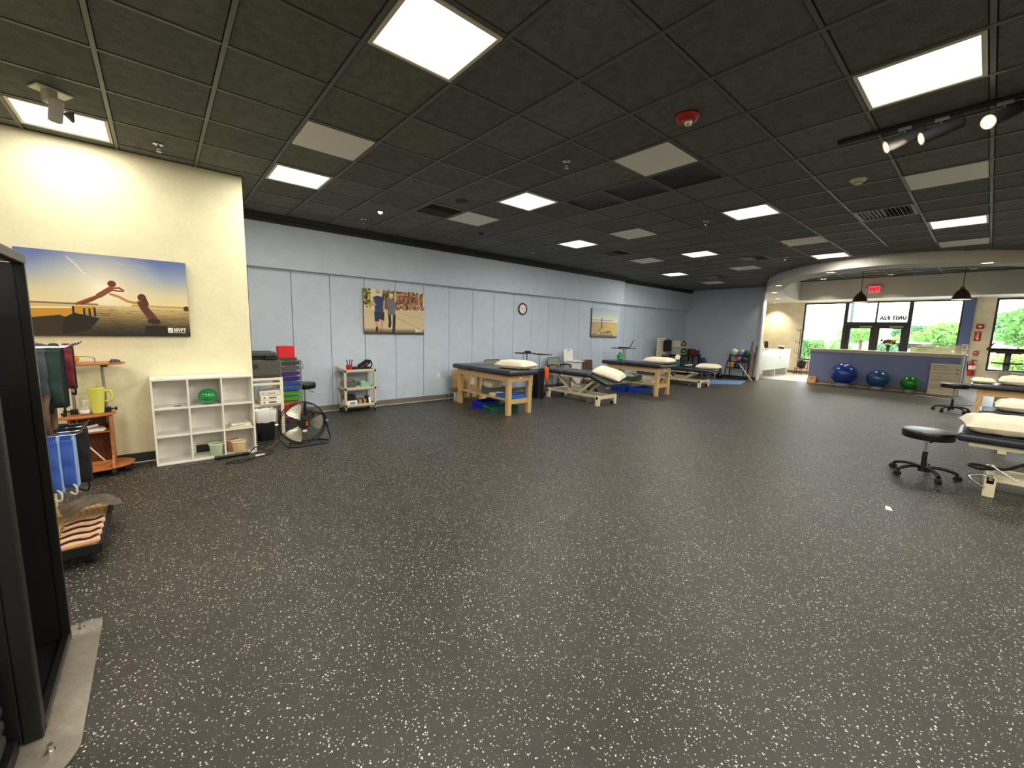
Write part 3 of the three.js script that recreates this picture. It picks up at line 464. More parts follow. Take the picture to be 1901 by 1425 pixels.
// ================================================================ left foreground: cable machine
{
  const o = thing('cable_machine', 'tall black weight machine frame at the left edge', 'machine', [-0.41, 0, -2.38]);
  const P = new THREE.Shape(); P.moveTo(-0.6, -0.41); P.lineTo(0.06, -0.41); P.quadraticCurveTo(0.098, -0.41, 0.098, -0.37); P.lineTo(0.1, 0.42); P.quadraticCurveTo(0.095, 0.47, 0.04, 0.54); P.lineTo(-0.05, 0.54); P.lineTo(-0.06, 0.33); P.lineTo(-0.6, 0.33); P.closePath();
  const pg = new THREE.ExtrudeGeometry(P, { depth: 0.008, bevelEnabled: true, bevelSize: 0.003, bevelThickness: 0.002, bevelSegments: 2 }).rotateX(PI / 2).translate(0, 0.011, 0);
  part(o, 'base_plate', pg, mottled([138, 131, 118], 0.4, 0.1, 1.5, { metalness: 0.35 }), 'flat steel foot plate');
  for (const z of [-0.361, 0.406]) part(o, 'bolt', [cy(0.008, 0.008, 0.03, 12, 0.027, 0.026, z), cy(0.014, 0.014, 0.008, 6, 0.027, 0.016, z)], K.chrome);
  part(o, 'side_panel', rspan(-0.55, -0.02, 0.02, 1.74, -0.315, -0.295, 0.004), M('#0a0b0c', 0.5));
  part(o, 'back_panel', span(-0.58, -0.55, 0.02, 1.74, -0.3, 0.32), M('#0a0b0c', 0.6));
  part(o, 'far_post', [rspan(-0.03, 0, 0.013, 1.745, -0.322, -0.29, 0.004), rspan(-0.006, 0.0015, 0.013, 1.745, -0.296, -0.29, 0.002)], M('#181817', 0.35));
  part(o, 'near_post', rspan(-0.05, 0, 0.013, 1.745, 0.27, 0.32, 0.006), M('#0c0c0c', 0.5));
  part(o, 'top_frame', [rspan(-0.58, 0, 1.745, 1.775, -0.325, -0.28, 0.003), rspan(-0.04, 0.002, 1.74, 1.778, -0.325, 0.34, 0.004), rspan(-0.58, -0.54, 1.745, 1.775, -0.325, 0.34, 0.003)], M('#5b5953', 0.5));
  part(o, 'base_rail', [rspan(-0.03, 0, 0.013, 0.045, -0.3, 0.29, 0.005), rspan(-0.58, -0.03, 0.013, 0.02, -0.3, 0.3, 0.002)], M('#161616', 0.3));
  for (let k = 0; k < 5; k++) part(o, 'weight_plate', rb(0.3, 0.05, 0.13, 0.02, -0.22, 0.1 + k * 0.056, 0.42), M('#34332f', 0.35));
  part(o, 'guide_rod', [rod([-0.12, 0.02, 0.42], [-0.12, 1.74, 0.42], 0.012), rod([-0.32, 0.02, 0.42], [-0.32, 1.74, 0.42], 0.012)], K.chrome);
  part(o, 'near_side', [rspan(-0.55, -0.05, 0.02, 1.74, 0.3, 0.318, 0.004), rspan(-0.58, -0.055, 0, 0.06, 0.335, 0.56, 0.004)], M('#0a0b0c', 0.5));
}
// ================================================================ rolling rack of cuff weights
{
  const o = thing('cuff_weight_rack', 'rolling wooden rack with a pegboard and casters beside the black machine', 'rack', [-0.5, 0, -3.95]);
  part(o, 'board', rspan(-0.165, -0.14, 0.12, 1.365, -0.36, 0.42, 0.006), mottled([214, 190, 142], 0.7, 0.08, 1.5));
  part(o, 'deck', rspan(-0.2, 0.14, 0.085, 0.115, -0.38, 0.47, 0.006), K.wood); part(o, 'deck_lip', [rspan(0.13, 0.145, 0.07, 0.13, -0.38, 0.47, 0.003), rspan(-0.2, 0.145, 0.07, 0.13, 0.46, 0.475, 0.003)], K.blackMatte);
  for (const [x, z] of [[0.08, -0.3], [0.08, 0.4], [-0.15, -0.3], [-0.15, 0.4]]) { const c = part(o, 'caster', [cy(0.038, 0.038, 0.03, 18, x, 0.038, z, 0, 0, PI / 2)], K.rubber); part(c, 'fork', rb(0.045, 0.05, 0.05, 0.008, x, 0.068, z), K.black); }
  for (const y of [1.335, 0.775]) for (const z of [-0.2, -0.08, 0.06, 0.18]) part(o, 'hook', tube([[-0.145, y, z], [-0.02, y, z], [0.06, y + 0.005, z], [0.085, y + 0.025, z]], 0.005, 16, 6), K.chrome);
  part(o, 'hoop', tor(0.135, 0.019, 40, -0.08, 0.87, -0.02, 0, PI / 2), M('#5d4536', 0.7), 'brown hoop hung on the board');
}
function cuff(x, y, z, len, wid, color, label, turn = 0) {
  const o = thing('cuff_weight', label, 'weight', [x, y, z], turn, 'ankle cuff weights on the rolling rack');
  const bend = (t) => { const r = 0.022, s = t * 2 - 1; if (Math.abs(s) < 0.12) { const a = s / 0.12 * PI / 2; return [Math.sin(a) * r, Math.cos(a) * r]; } const k = (Math.abs(s) - 0.12) / 0.88; return [Math.sign(s) * (r + 0.012 * Math.sin(k * PI)), -k * len]; };
  const th = (t, v) => 0.009 + 0.011 * Math.abs(Math.sin(t * PI * 5)) * (1 - Math.pow(Math.abs(v * 2 - 1), 4));
  const side = (q) => grid((u, v) => { const [a, b] = bend(u), [a2, b2] = bend(Math.min(1, u + 0.01)), dx = b2 - b, dy = -(a2 - a), L = Math.hypot(dx, dy) || 1, t = th(u, v) * q; return [(v - 0.5) * wid, b - dy / L * t * -1, a - dx / L * t]; }, 40, 8);
  part(o, 'sleeve', [side(1), side(-1)], Object.assign(M(color, 0.85), { side: THREE.DoubleSide }));
  part(o, 'binding', [tube(Array.from({ length: 21 }, (_, i) => { const [a, b] = bend(i / 20); return [wid / 2, b, a]; }), 0.009, 40, 6), tube(Array.from({ length: 21 }, (_, i) => { const [a, b] = bend(i / 20); return [-wid / 2, b, a]; }), 0.009, 40, 6)], M(color === '#3a62c0' ? '#8fb0d8' : '#15161a', 0.8));
  part(o, 'strap', tube([[wid * 0.2, -len * 0.9, 0.03], [wid * 0.45, -len * 1.02, 0.04], [wid * 0.35, -len * 1.16, 0.03], [wid * 0.05, -len * 1.1, 0.03]], 0.006, 20, 6), color === '#3a62c0' ? M('#dfe6ee', 0.8) : K.blackMatte);
}
cuff(-0.615, 1.305, -4.13, 0.33, 0.06, '#17191d', 'black cuff weight on the upper hooks, next to the board', 0.2);
cuff(-0.585, 1.305, -4.02, 0.36, 0.06, '#3f4c56', 'slate grey cuff weight on the upper hooks', -0.15);
cuff(-0.55, 1.305, -4.15, 0.31, 0.055, '#14171a', 'black cuff weight between the slate and the green one', 0.25);
cuff(-0.53, 1.305, -4.01, 0.38, 0.06, '#203a35', 'dark green cuff weight on the upper hooks', -0.1);
cuff(-0.49, 1.305, -4.14, 0.27, 0.05, '#7a2632', 'maroon cuff weight at the tips of the upper hooks', 0.1);
cuff(-0.58, 0.745, -3.77, 0.33, 0.1, '#3a62c0', 'blue cuff weight with pale piping next to the board');
cuff(-0.505, 0.745, -3.79, 0.31, 0.08, '#3a62c0', 'blue cuff weight with a white strap at the hook tips');
cuff(-0.5, 0.745, -4.03, 0.36, 0.14, '#17181b', 'black cuff weight hanging behind the blue ones');
cuff(-0.56, 0.745, -4.15, 0.3, 0.1, '#23252c', 'charcoal cuff weight behind the black one on the lower hooks');
{
  for (let k = 0; k < 4; k++) {
    const o = thing('deck_weight', ['peach weight slab nearest the front of the rack deck', 'second peach weight slab on the rack deck', 'third peach weight slab on the rack deck', 'peach weight slab half under the grey cloth'][k], 'weight', [-0.47, 0.115, -3.56 - k * 0.11], 0.12, 'peach slabs on the rack deck');
    part(o, 'slab', rb(0.2, 0.03, 0.085, 0.012, 0, 0.016, 0), mottled([226, 178, 142], 0.85, 0.1, 3));
    part(o, 'strap', tube([[-0.09, 0.033, 0.02], [-0.02, 0.036, -0.01], [0.05, 0.034, 0.01], [0.09, 0.032, -0.02]], 0.014, 20, 6).scale(1, 0.45, 1).translate(0, 0.018, 0), K.blackMatte);
  }
  solo('cloth', 'crumpled grey brown cloth on the rack deck', 'cloth', grid((u, v) => [(u - 0.5) * 0.3, 0.028 + 0.02 * Math.sin(u * 9 + v * 4) * Math.sin(v * 7) + 0.03 * (1 - Math.pow(2 * u - 1, 2)), (v - 0.5) * 0.26 + 0.02 * Math.sin(u * 8)], 24, 20), Object.assign(mottled([104, 94, 82], 0.95, 0.14, 3), { side: THREE.DoubleSide }), [-0.46, 0.15, -4.12], 0.25);
}
// ================================================================ computer cart by the white wall
{
  const o = thing('computer_cart', 'orange wood rolling computer cart against the white wall', 'cart', [-0.5, 0, -5.6]);
  const tip = (w, y, d, xr) => slab(curve([[-w, -d], [xr - 0.12, -d], [xr, -d * 0.4], [xr - 0.02, d * 0.3], [xr - 0.16, d * 0.85], [-w + 0.06, d], [-w, d * 0.8]], 40), y, y + 0.018, [], 0.004);
  part(o, 'top_shelf', tip(0.26, 1.085, 0.17, 0.22), K.woodOrange); part(o, 'keyboard_shelf', tip(0.25, 0.588, 0.16, 0.12), K.woodOrange); part(o, 'base_board', tip(0.26, 0.07, 0.2, 0.225), K.woodOrange);
  part(o, 'left_pole', rod([-0.16, 0.5, -0.06], [-0.16, 1.085, -0.06], 0.013), K.steel); part(o, 'right_pole', rod([0.055, 0.5, -0.06], [0.055, 1.085, -0.06], 0.013), K.steel);
  part(o, 'clamp', [rb(0.05, 0.03, 0.04, 0.006, -0.16, 1.07, -0.06), rb(0.05, 0.03, 0.04, 0.006, 0.07, 1.07, -0.06), rb(0.05, 0.05, 0.05, 0.006, -0.165, 0.63, -0.05), rb(0.05, 0.05, 0.05, 0.006, 0.065, 0.63, -0.05)], K.black);
  part(o, 'knob', [rod([-0.19, 0.635, -0.05], [-0.225, 0.635, -0.05], 0.009), cy(0.018, 0.018, 0.014, 12, -0.23, 0.635, -0.05, 0, 0, PI / 2), rod([0.09, 0.635, -0.05], [0.12, 0.635, -0.05], 0.009), cy(0.018, 0.018, 0.014, 12, 0.127, 0.635, -0.05, 0, 0, PI / 2)], K.black);
  part(o, 'rail', tube([[-0.2, 1.1, 0.06], [-0.195, 1.15, 0.06], [-0.15, 1.165, 0.06], [-0.02, 1.165, 0.06], [0.015, 1.155, 0.06], [0.02, 1.1, 0.06]], 0.005, 40, 6), K.steel);
  const sideP = [[-0.14, 0.088], [0.18, 0.088], [0.12, 0.2], [0.1, 0.4], [0.1, 0.58], [-0.14, 0.58]];
  part(o, 'left_side', ext(sideP, 0.016, 0, -0.2, 0, 0, 0, -PI / 2).translate(0.016, 0, 0), K.woodOrange); part(o, 'right_side', ext(sideP, 0.016, 0, 0.075, 0, 0, 0, -PI / 2).translate(0.016, 0, 0), K.woodOrange);
  part(o, 'back_panel', span(-0.19, 0.08, 0.09, 0.58, -0.145, -0.13), K.woodDark); part(o, 'inner_shelf', span(-0.184, 0.075, 0.43, 0.445, -0.13, 0.1), K.woodOrange); part(o, 'kick_board', span(-0.184, 0.075, 0.09, 0.16, 0.13, 0.145), K.woodOrange);
  for (const [x, z] of [[0.18, 0.02], [-0.2, 0.13], [0.08, 0.13], [-0.2, -0.13]]) part(o, 'caster', [cy(0.034, 0.034, 0.03, 16, x, 0.034, z, 0, 0, PI / 2), rb(0.03, 0.03, 0.04, 0.006, x, 0.062, z)], K.rubber);
}
const ballTex = () => mottled([226, 160, 30], 0.5, 0.2, 6);
{
  const b = thing('grip_ball', 'small ribbed yellow ball on the top shelf of the computer cart', 'ball', [-0.625, 1.103, -5.58]);
  part(b, 'sphere', sp(0.042, 22, 0, 0.044, 0), ballTex()); part(b, 'ribs', [tor(0.042, 0.003, 26, 0, 0.044, 0, PI / 2), tor(0.038, 0.003, 26, 0, 0.064, 0, PI / 2), tor(0.038, 0.003, 26, 0, 0.026, 0, PI / 2)], M('#c8921c', 0.5));
  const m = thing('computer_mouse', 'dark computer mouse at the tip of the top shelf', 'mouse', [-0.345, 1.103, -5.58], 0.3); part(m, 'shell', new THREE.SphereGeometry(0.045, 20, 12, 0, PI * 2, 0, PI / 2).scale(1, 0.7, 0.6), M('#2a2a2d', 0.3)); part(m, 'wheel', cy(0.006, 0.006, 0.008, 10, -0.02, 0.028, 0, PI / 2), K.grey);
  const p = thing('tumbler', 'tall yellow green handled tumbler on the middle shelf', 'cup', [-0.5, 0.606, -5.6]);
  part(p, 'cup', lathe([[0, 0], [0.042, 0], [0.044, 0.01], [0.05, 0.08], [0.062, 0.24], [0.066, 0.242], [0.066, 0.252], [0.058, 0.256], [0, 0.256]], 30), M('#d8d860', 0.45)); part(p, 'handle', tube([[0.055, 0.22, 0], [0.098, 0.215, 0], [0.1, 0.13, 0], [0.06, 0.115, 0]], 0.011, 24, 8), M('#d8d860', 0.45)); part(p, 'straw', rod([0.01, 0.25, 0], [0.014, 0.3, 0], 0.005, 8), M('#c9cc54', 0.4));
  const q = thing('spray_bottle', 'small clear pump bottle beside the tumbler', 'bottle', [-0.585, 0.606, -5.58]); part(q, 'bottle', lathe([[0, 0], [0.034, 0], [0.036, 0.01], [0.036, 0.07], [0.02, 0.09], [0.012, 0.095], [0.012, 0.11], [0, 0.11]], 22), M('#eef0ea', 0.1, { transmission: 0.75, thickness: 0, ior: 1.3 })); part(q, 'pump', [cy(0.014, 0.014, 0.018, 14, 0, 0.118, 0), rb(0.05, 0.012, 0.016, 0.004, 0.012, 0.135, 0)], M('#e6e4da', 0.4)); part(q, 'label_band', cy(0.0365, 0.0365, 0.03, 22, 0, 0.035, 0), K.paper);
  const t = thing('tape_box', 'small black box behind the tumbler', 'box', [-0.53, 0.606, -5.68]); part(t, 'carton', rb(0.05, 0.05, 0.04, 0.004, 0, 0.025, 0), K.black); part(t, 'label_band', bx(0.051, 0.012, 0.041, 0, 0.025, 0), K.paper);
  const s = thing('paper_stack', 'stack of white papers in the cart cabinet', 'papers', [-0.56, 0.445, -5.58], 0.1); for (let k = 0; k < 3; k++) part(s, 'sheet', bx(0.18, 0.006, 0.16, 0.004 * k, 0.004 + k * 0.007, -0.003 * k, 0, 0.05 * k), K.paper); part(s, 'rolled_sheet', rod([-0.06, 0.035, 0.03], [0.05, 0.05, 0.0], 0.011, 12), K.paper);
  solo('white_stick', 'thin white stick leaning inside the cart cabinet', 'stick', rod([-0.1, 0.27, 0], [0.07, 0.0, 0], 0.006, 10), K.paper, [-0.52, 0.098, -5.52]);
}
// ================================================================ white cube shelf and what it holds
{
  const o = thing('cube_shelf', 'white nine cube shelf standing by the white wall', 'shelf', [0.345, 0, -5.672]), W = 0.45, D = 0.142, m = K.whitePaint, t = 0.018;
  part(o, 'top_board', rspan(-W, W, 0.9, 0.921, -D, D, 0.003), m); part(o, 'bottom_board', rspan(-W, W, 0, 0.02, -D, D, 0.003), m);
  part(o, 'left_side', rspan(-W, -W + t, 0.02, 0.9, -D, D, 0.002), m); part(o, 'right_side', rspan(W - t, W, 0.02, 0.9, -D, D, 0.002), m);
  for (const x of [-0.148, 0.148]) part(o, 'divider', rspan(x - 0.008, x + 0.008, 0.02, 0.9, -D, D, 0.002), m);
  for (const y of [0.308, 0.602]) for (const [a, b] of [[-W + t, -0.156], [-0.14, 0.14], [0.156, W - t]]) part(o, 'shelf_board', span(a, b, y - 0.008, y + 0.008, -D, D), m);
  for (let r = 0; r < 3; r++) for (let k = 0; k < 3; k++) {
    const x0 = [-W + t, -0.14, 0.156][k], x1 = [-0.156, 0.14, W - t][k], y0 = [0.02, 0.316, 0.61][r], y1 = [0.3, 0.594, 0.9][r];
    part(o, 'back_panel', span(x0, x1, r === 0 && k === 1 ? y0 + 0.12 : y0, y1, -D, -D + 0.006), m);
    part(o, 'cleat', span(x0, x0 + 0.035, y0, y0 + 0.19, -D + 0.006, -D + 0.022), m);
  }
  const b = thing('exercise_ball', 'shiny green ball lying in the top middle cube', 'ball', [0.37, 0.611, -5.62]); part(b, 'sphere', sp(0.088, 30, 0, 0.088, 0).scale(1.04, 0.98, 1), M('#128a3c', 0.12, { clearcoat: 1 })); part(b, 'plug', cy(0.008, 0.008, 0.004, 12, 0.03, 0.13, 0.075, 0.9), M('#0c6a2c', 0.4));
  const c = thing('paper_sheet', 'white paper with a dark card in the top left cube', 'papers', [0.04, 0.611, -5.62], 0.1); part(c, 'sheet', bx(0.2, 0.003, 0.13, 0, 0.002, 0), K.paper); part(c, 'card', bx(0.06, 0.003, 0.05, 0.06, 0.0055, 0.03), K.grey);
  const cl = thing('folded_cloth', 'folded cream cloth in the middle right cube', 'cloth', [0.655, 0.317, -5.63]); for (let k = 0; k < 3; k++) part(cl, 'fold', rb(0.22 - k * 0.012, 0.016, 0.18, 0.008, (k % 2) * 0.006, 0.009 + k * 0.015, 0, 0, 0.04 * k), K.towel);
  const tub = (x, z, fill, label, tint) => {
    const q = thing('putty_tub', label, 'tub', [x, 0.021, z], 0, 'lidless plastic tubs in the cube shelf');
    part(q, 'tub', [lathe([[0, 0], [0.052, 0], [0.056, 0.006], [0.07, 0.13], [0.074, 0.134], [0.076, 0.128]], 28), lathe([[0.068, 0.13], [0.054, 0.008], [0, 0.004]], 28)], M(tint, 0.3, { transmission: 0.45, thickness: 0 })); part(q, 'rim', tor(0.074, 0.004, 30, 0, 0.133, 0, PI / 2), M('#f2f0e4', 0.35));
    part(q, 'putty', lathe([[0, 0.006], [0.053, 0.006], [0.06, 0.062], [0.03, 0.068], [0, 0.066]], 26), M(fill, 0.5));
  };
  tub(0.415, -5.59, '#57c63a', 'clear tub holding green putty', '#dfeccb'); tub(0.625, -5.575, '#e8c33c', 'clear tub holding yellow putty', '#f4e7b8'); tub(0.575, -5.71, '#c5372b', 'tub of red putty behind the yellow one', '#efc0a8');
  solo('note_card', 'small grey card lying on top of the cube shelf', 'card', bx(0.06, 0.003, 0.04), M('#a3a29a', 0.8), [-0.03, 0.9225, -5.6], 0.2);
  solo('cord_bundle', 'cream cord bundle on the cube shelf top', 'cord', tube([[-0.1, 0, 0], [-0.05, 0.006, 0.02], [0.02, 0.002, -0.02], [0.06, 0.008, 0.02], [0.1, 0.002, 0], [0.03, 0.008, 0.03], [-0.02, 0.006, 0]], 0.006, 60, 6), M('#e4dcc4', 0.7), [0.69, 0.928, -5.64]);
  const ps = thing('power_strip', 'black power strip with a cord on the floor before the shelf', 'power strip', [0.545, 0, -5.47], 0.06); part(ps, 'housing', rb(0.33, 0.035, 0.055, 0.008, 0, 0.018, 0), K.blackGloss); for (let k = 0; k < 6; k++) part(ps, 'socket', rb(0.03, 0.004, 0.03, 0.002, -0.12 + k * 0.045, 0.036, 0), K.grey);
  part(ps, 'cord', tube([[0.165, 0.015, 0], [0.24, 0.08, 0.01], [0.33, 0.03, 0.02], [0.4, 0.008, 0.08], [0.3, 0.008, 0.16], [0.12, 0.008, 0.2], [-0.04, 0.008, 0.19], [-0.1, 0.008, 0.24], [0.06, 0.008, 0.28], [0.18, 0.01, 0.18]], 0.006, 80, 6), K.rubber); part(ps, 'plug', [rb(0.05, 0.02, 0.03, 0.005, 0.22, 0.012, 0.15), rb(0.05, 0.012, 0.024, 0.003, 0.27, 0.01, 0.13)], M('#d9d6cc', 0.5));
}
// ================================================================ printer corner
{
  const s = thing('printer_stand', 'cream metal printer stand with open shelves', 'stand', [1.05, 0, -6.53]);
  part(s, 'top_board', rspan(-0.2, 0.21, 0.755, 0.79, -0.25, 0.23, 0.006), K.cream); part(s, 'middle_shelf', rspan(-0.2, 0.2, 0.4, 0.43, -0.25, 0.22, 0.005), K.cream); part(s, 'drawer_rail', rspan(-0.2, 0.2, 0.69, 0.72, 0.2, 0.225, 0.004), K.cream);
  for (const [x, z] of [[-0.185, 0.21], [0.19, 0.21], [-0.185, -0.23], [0.19, -0.23]]) part(s, 'leg', rspan(x - 0.02, x + 0.02, 0, 0.755, z - 0.02, z + 0.02, 0.004), K.cream);
  const p = thing('printer', 'dark grey multifunction printer on the cream stand', 'printer', [1.045, 0.79, -6.52]);
  part(p, 'body', rspan(-0.2, 0.2, 0, 0.24, -0.22, 0.215, 0.014), M('#4a4a48', 0.55)); part(p, 'scanner_lid', rspan(-0.2, 0.16, 0.285, 0.345, -0.22, 0.18, 0.018), M('#3c3c3b', 0.55)); part(p, 'output_tray', rspan(-0.18, 0.18, 0.235, 0.29, -0.2, 0.12, 0.01), M('#222222', 0.5)); part(p, 'control_panel', rb(0.14, 0.012, 0.06, 0.004, 0.09, 0.27, 0.2, 0.5), K.black); part(p, 'badge', span(-0.13, -0.07, 0.13, 0.19, 0.215, 0.218), M('#2f2f2e', 0.3)); part(p, 'paper_tray', rspan(-0.16, 0.17, 0.02, 0.045, 0.212, 0.22, 0.003), M('#33332f', 0.5));
  for (let k = 0; k < 3; k++) {
    const b = thing('paper_ream', ['white paper ream box at the bottom of the stand stack', 'white paper ream box in the middle of the stand stack', 'opened paper box on top of the stand stack'][k], 'box', [1.1, 0.43 + k * 0.062, -6.4], [0, 0.03, -0.08][k], 'paper boxes on the printer stand');
    part(b, 'carton', rb(0.24, 0.058, 0.24, 0.003, 0, 0.03, 0), k === 2 ? M('#d6d8e0', 0.8) : K.paper); part(b, 'printed_mark', [bx(0.09, 0.018, 0.002, 0.02, 0.03, 0.121), bx(0.02, 0.02, 0.002, -0.08, 0.03, 0.121)], M(k === 2 ? '#d8a860' : '#6d3a33', 0.8));
    if (k === 2) part(b, 'flap', bx(0.2, 0.004, 0.12, 0.02, 0.085, 0.0, -0.25, 0, 0.22), M('#e3c596', 0.8));
  }
  const t = thing('trash_can', 'black trash can with a white bag liner', 'bin', [0.99, 0, -6.08]);
  const ring = (w, d, y, n = 40) => Array.from({ length: n }, (_, i) => { const a = i / n * PI * 2, c = Math.cos(a), q = Math.sin(a); return [Math.sign(c) * Math.pow(Math.abs(c), 0.45) * w, y, Math.sign(q) * Math.pow(Math.abs(q), 0.45) * d]; });
  const loft = (rings) => grid((u, v) => { const R = rings[Math.round(v * (rings.length - 1))]; return R[Math.round(u * R.length) % R.length]; }, 40, rings.length - 1);
  part(t, 'can', [loft([ring(0.11, 0.1, 0.3), ring(0.09, 0.08, 0), ring(0.001, 0.001, 0)].reverse())], Object.assign(M('#1c1d1f', 0.4), { side: THREE.DoubleSide }));
  const wav = (w, d, y, a) => ring(w, d, y).map(([x, yy, z], i) => [x * (1 + a * Math.sin(i * 2.4)), yy + 0.008 * Math.sin(i * 1.7), z * (1 + a * Math.cos(i * 3.1))]);
  part(t, 'liner', [loft([wav(0.115, 0.105, 0.25, 0.02), wav(0.118, 0.108, 0.32, 0.03), wav(0.122, 0.112, 0.4, 0.02), wav(0.108, 0.098, 0.402, 0.02), wav(0.09, 0.08, 0.3, 0.05)])], Object.assign(M('#e4e4e2', 0.45), { side: THREE.DoubleSide }), 'white plastic liner');
  const d = thing('drawer_cart', 'rolling cart of rainbow coloured drawers', 'cart', [1.43, 0, -6.75]);
  for (const x of [-0.13, 0.13]) part(d, 'rail_frame', [rod([x, 0.08, 0.15], [x, 1.0, 0.15], 0.009), rod([x, 0.08, -0.15], [x, 1.0, -0.15], 0.009), rod([x, 0.99, -0.15], [x, 0.99, 0.15], 0.009)], K.chrome);
  const cols = ['#3b3b3a', '#55534e', '#3c1a78', '#2a1f78', '#1f4a92', '#215193', '#3f9a1c', '#3f9a1c', '#d84b1e', '#c4301c', '#8c1c22', '#5e1720'];
  cols.forEach((c, k) => { const y = 0.985 - k * 0.0745, q = part(d, 'drawer', [rspan(-0.118, 0.118, y - 0.058, y - 0.004, -0.14, 0.152, 0.006)], M(c, 0.3)); part(q, 'runner', [rod([-0.13, y, 0.155], [0.13, y, 0.155], 0.005, 8)], K.chrome); });
  for (const [x, z] of [[-0.13, 0.15], [0.13, 0.15], [-0.13, -0.15], [0.13, -0.15]]) part(d, 'caster', [cy(0.025, 0.025, 0.02, 14, x, 0.025, z, 0, 0, PI / 2), rod([x, 0.03, z], [x, 0.09, z], 0.007)], K.rubber);
  part(d, 'push_handle', tube([[0.13, 0.98, 0.1], [0.165, 0.95, 0.1], [0.17, 0.88, 0.1], [0.13, 0.85, 0.1]], 0.006, 20, 6), K.chrome);
  const r = thing('red_box', 'bright red handled box on top of the drawer cart', 'box', [1.395, 0.992, -6.72]); part(r, 'case', rb(0.215, 0.17, 0.13, 0.006, 0, 0.125, 0), M('#d4101c', 0.4)); part(r, 'handle', tube([[-0.02, 0.21, 0.02], [-0.015, 0.228, 0.02], [0.015, 0.228, 0.02], [0.02, 0.21, 0.02]], 0.004, 16, 6), K.chrome); part(r, 'tray', rb(0.25, 0.04, 0.22, 0.006, 0.0, 0.022, 0), M('#3c3b38', 0.5));
}
function rollingStool(x, z, seatY, label, R = 0.21, turn = 0) {
  const o = thing('rolling_stool', label, 'stool', [x, 0, z], turn, 'black rolling stools');
  part(o, 'seat', lathe([[0, 0], [R * 0.95, 0], [R, 0.01], [R * 1.01, 0.06], [R * 0.995, 0.082], [R * 0.94, 0.092], [0, 0.095]], 44, 0, seatY - 0.095, 0), M('#101013', 0.3));
  part(o, 'gas_lift', [cy(0.013, 0.013, seatY - 0.28, 14, 0, (seatY - 0.085 + 0.2) / 2, 0)], K.chrome); part(o, 'sleeve', [cy(0.022, 0.024, 0.2, 16, 0, 0.18, 0)], K.black); part(o, 'seat_plate', cy(0.05, 0.03, 0.03, 18, 0, seatY - 0.1, 0), K.black);
  part(o, 'lever', [rod([0.02, seatY - 0.105, 0.02], [0.1, seatY - 0.15, 0.05], 0.004, 8), rb(0.045, 0.012, 0.022, 0.005, 0.11, seatY - 0.156, 0.055, 0, 0, -0.5)], K.black);
  part(o, 'hub', cy(0.04, 0.045, 0.07, 20, 0, 0.09, 0), K.black);
  for (let k = 0; k < 5; k++) {
    const a = k * PI * 2 / 5 + 0.35, c = Math.cos(a), s = Math.sin(a), q = part(o, 'leg', tube([[c * 0.03, 0.105, s * 0.03], [c * 0.12, 0.112, s * 0.12], [c * 0.24, 0.09, s * 0.24], [c * 0.28, 0.07, s * 0.28]], 0.018, 20, 8), K.black);
    part(q, 'caster', [cy(0.025, 0.025, 0.018, 14, c * 0.28, 0.025, s * 0.28 + 0.013, PI / 2, 0, a), cy(0.025, 0.025, 0.018, 14, c * 0.28, 0.025, s * 0.28 - 0.013, PI / 2, 0, a), rb(0.04, 0.03, 0.05, 0.01, c * 0.28, 0.045, s * 0.28)], K.rubber);
  }
}
rollingStool(1.72, -7.1, 0.6, 'black stool half hidden behind the drawer cart', 0.17);
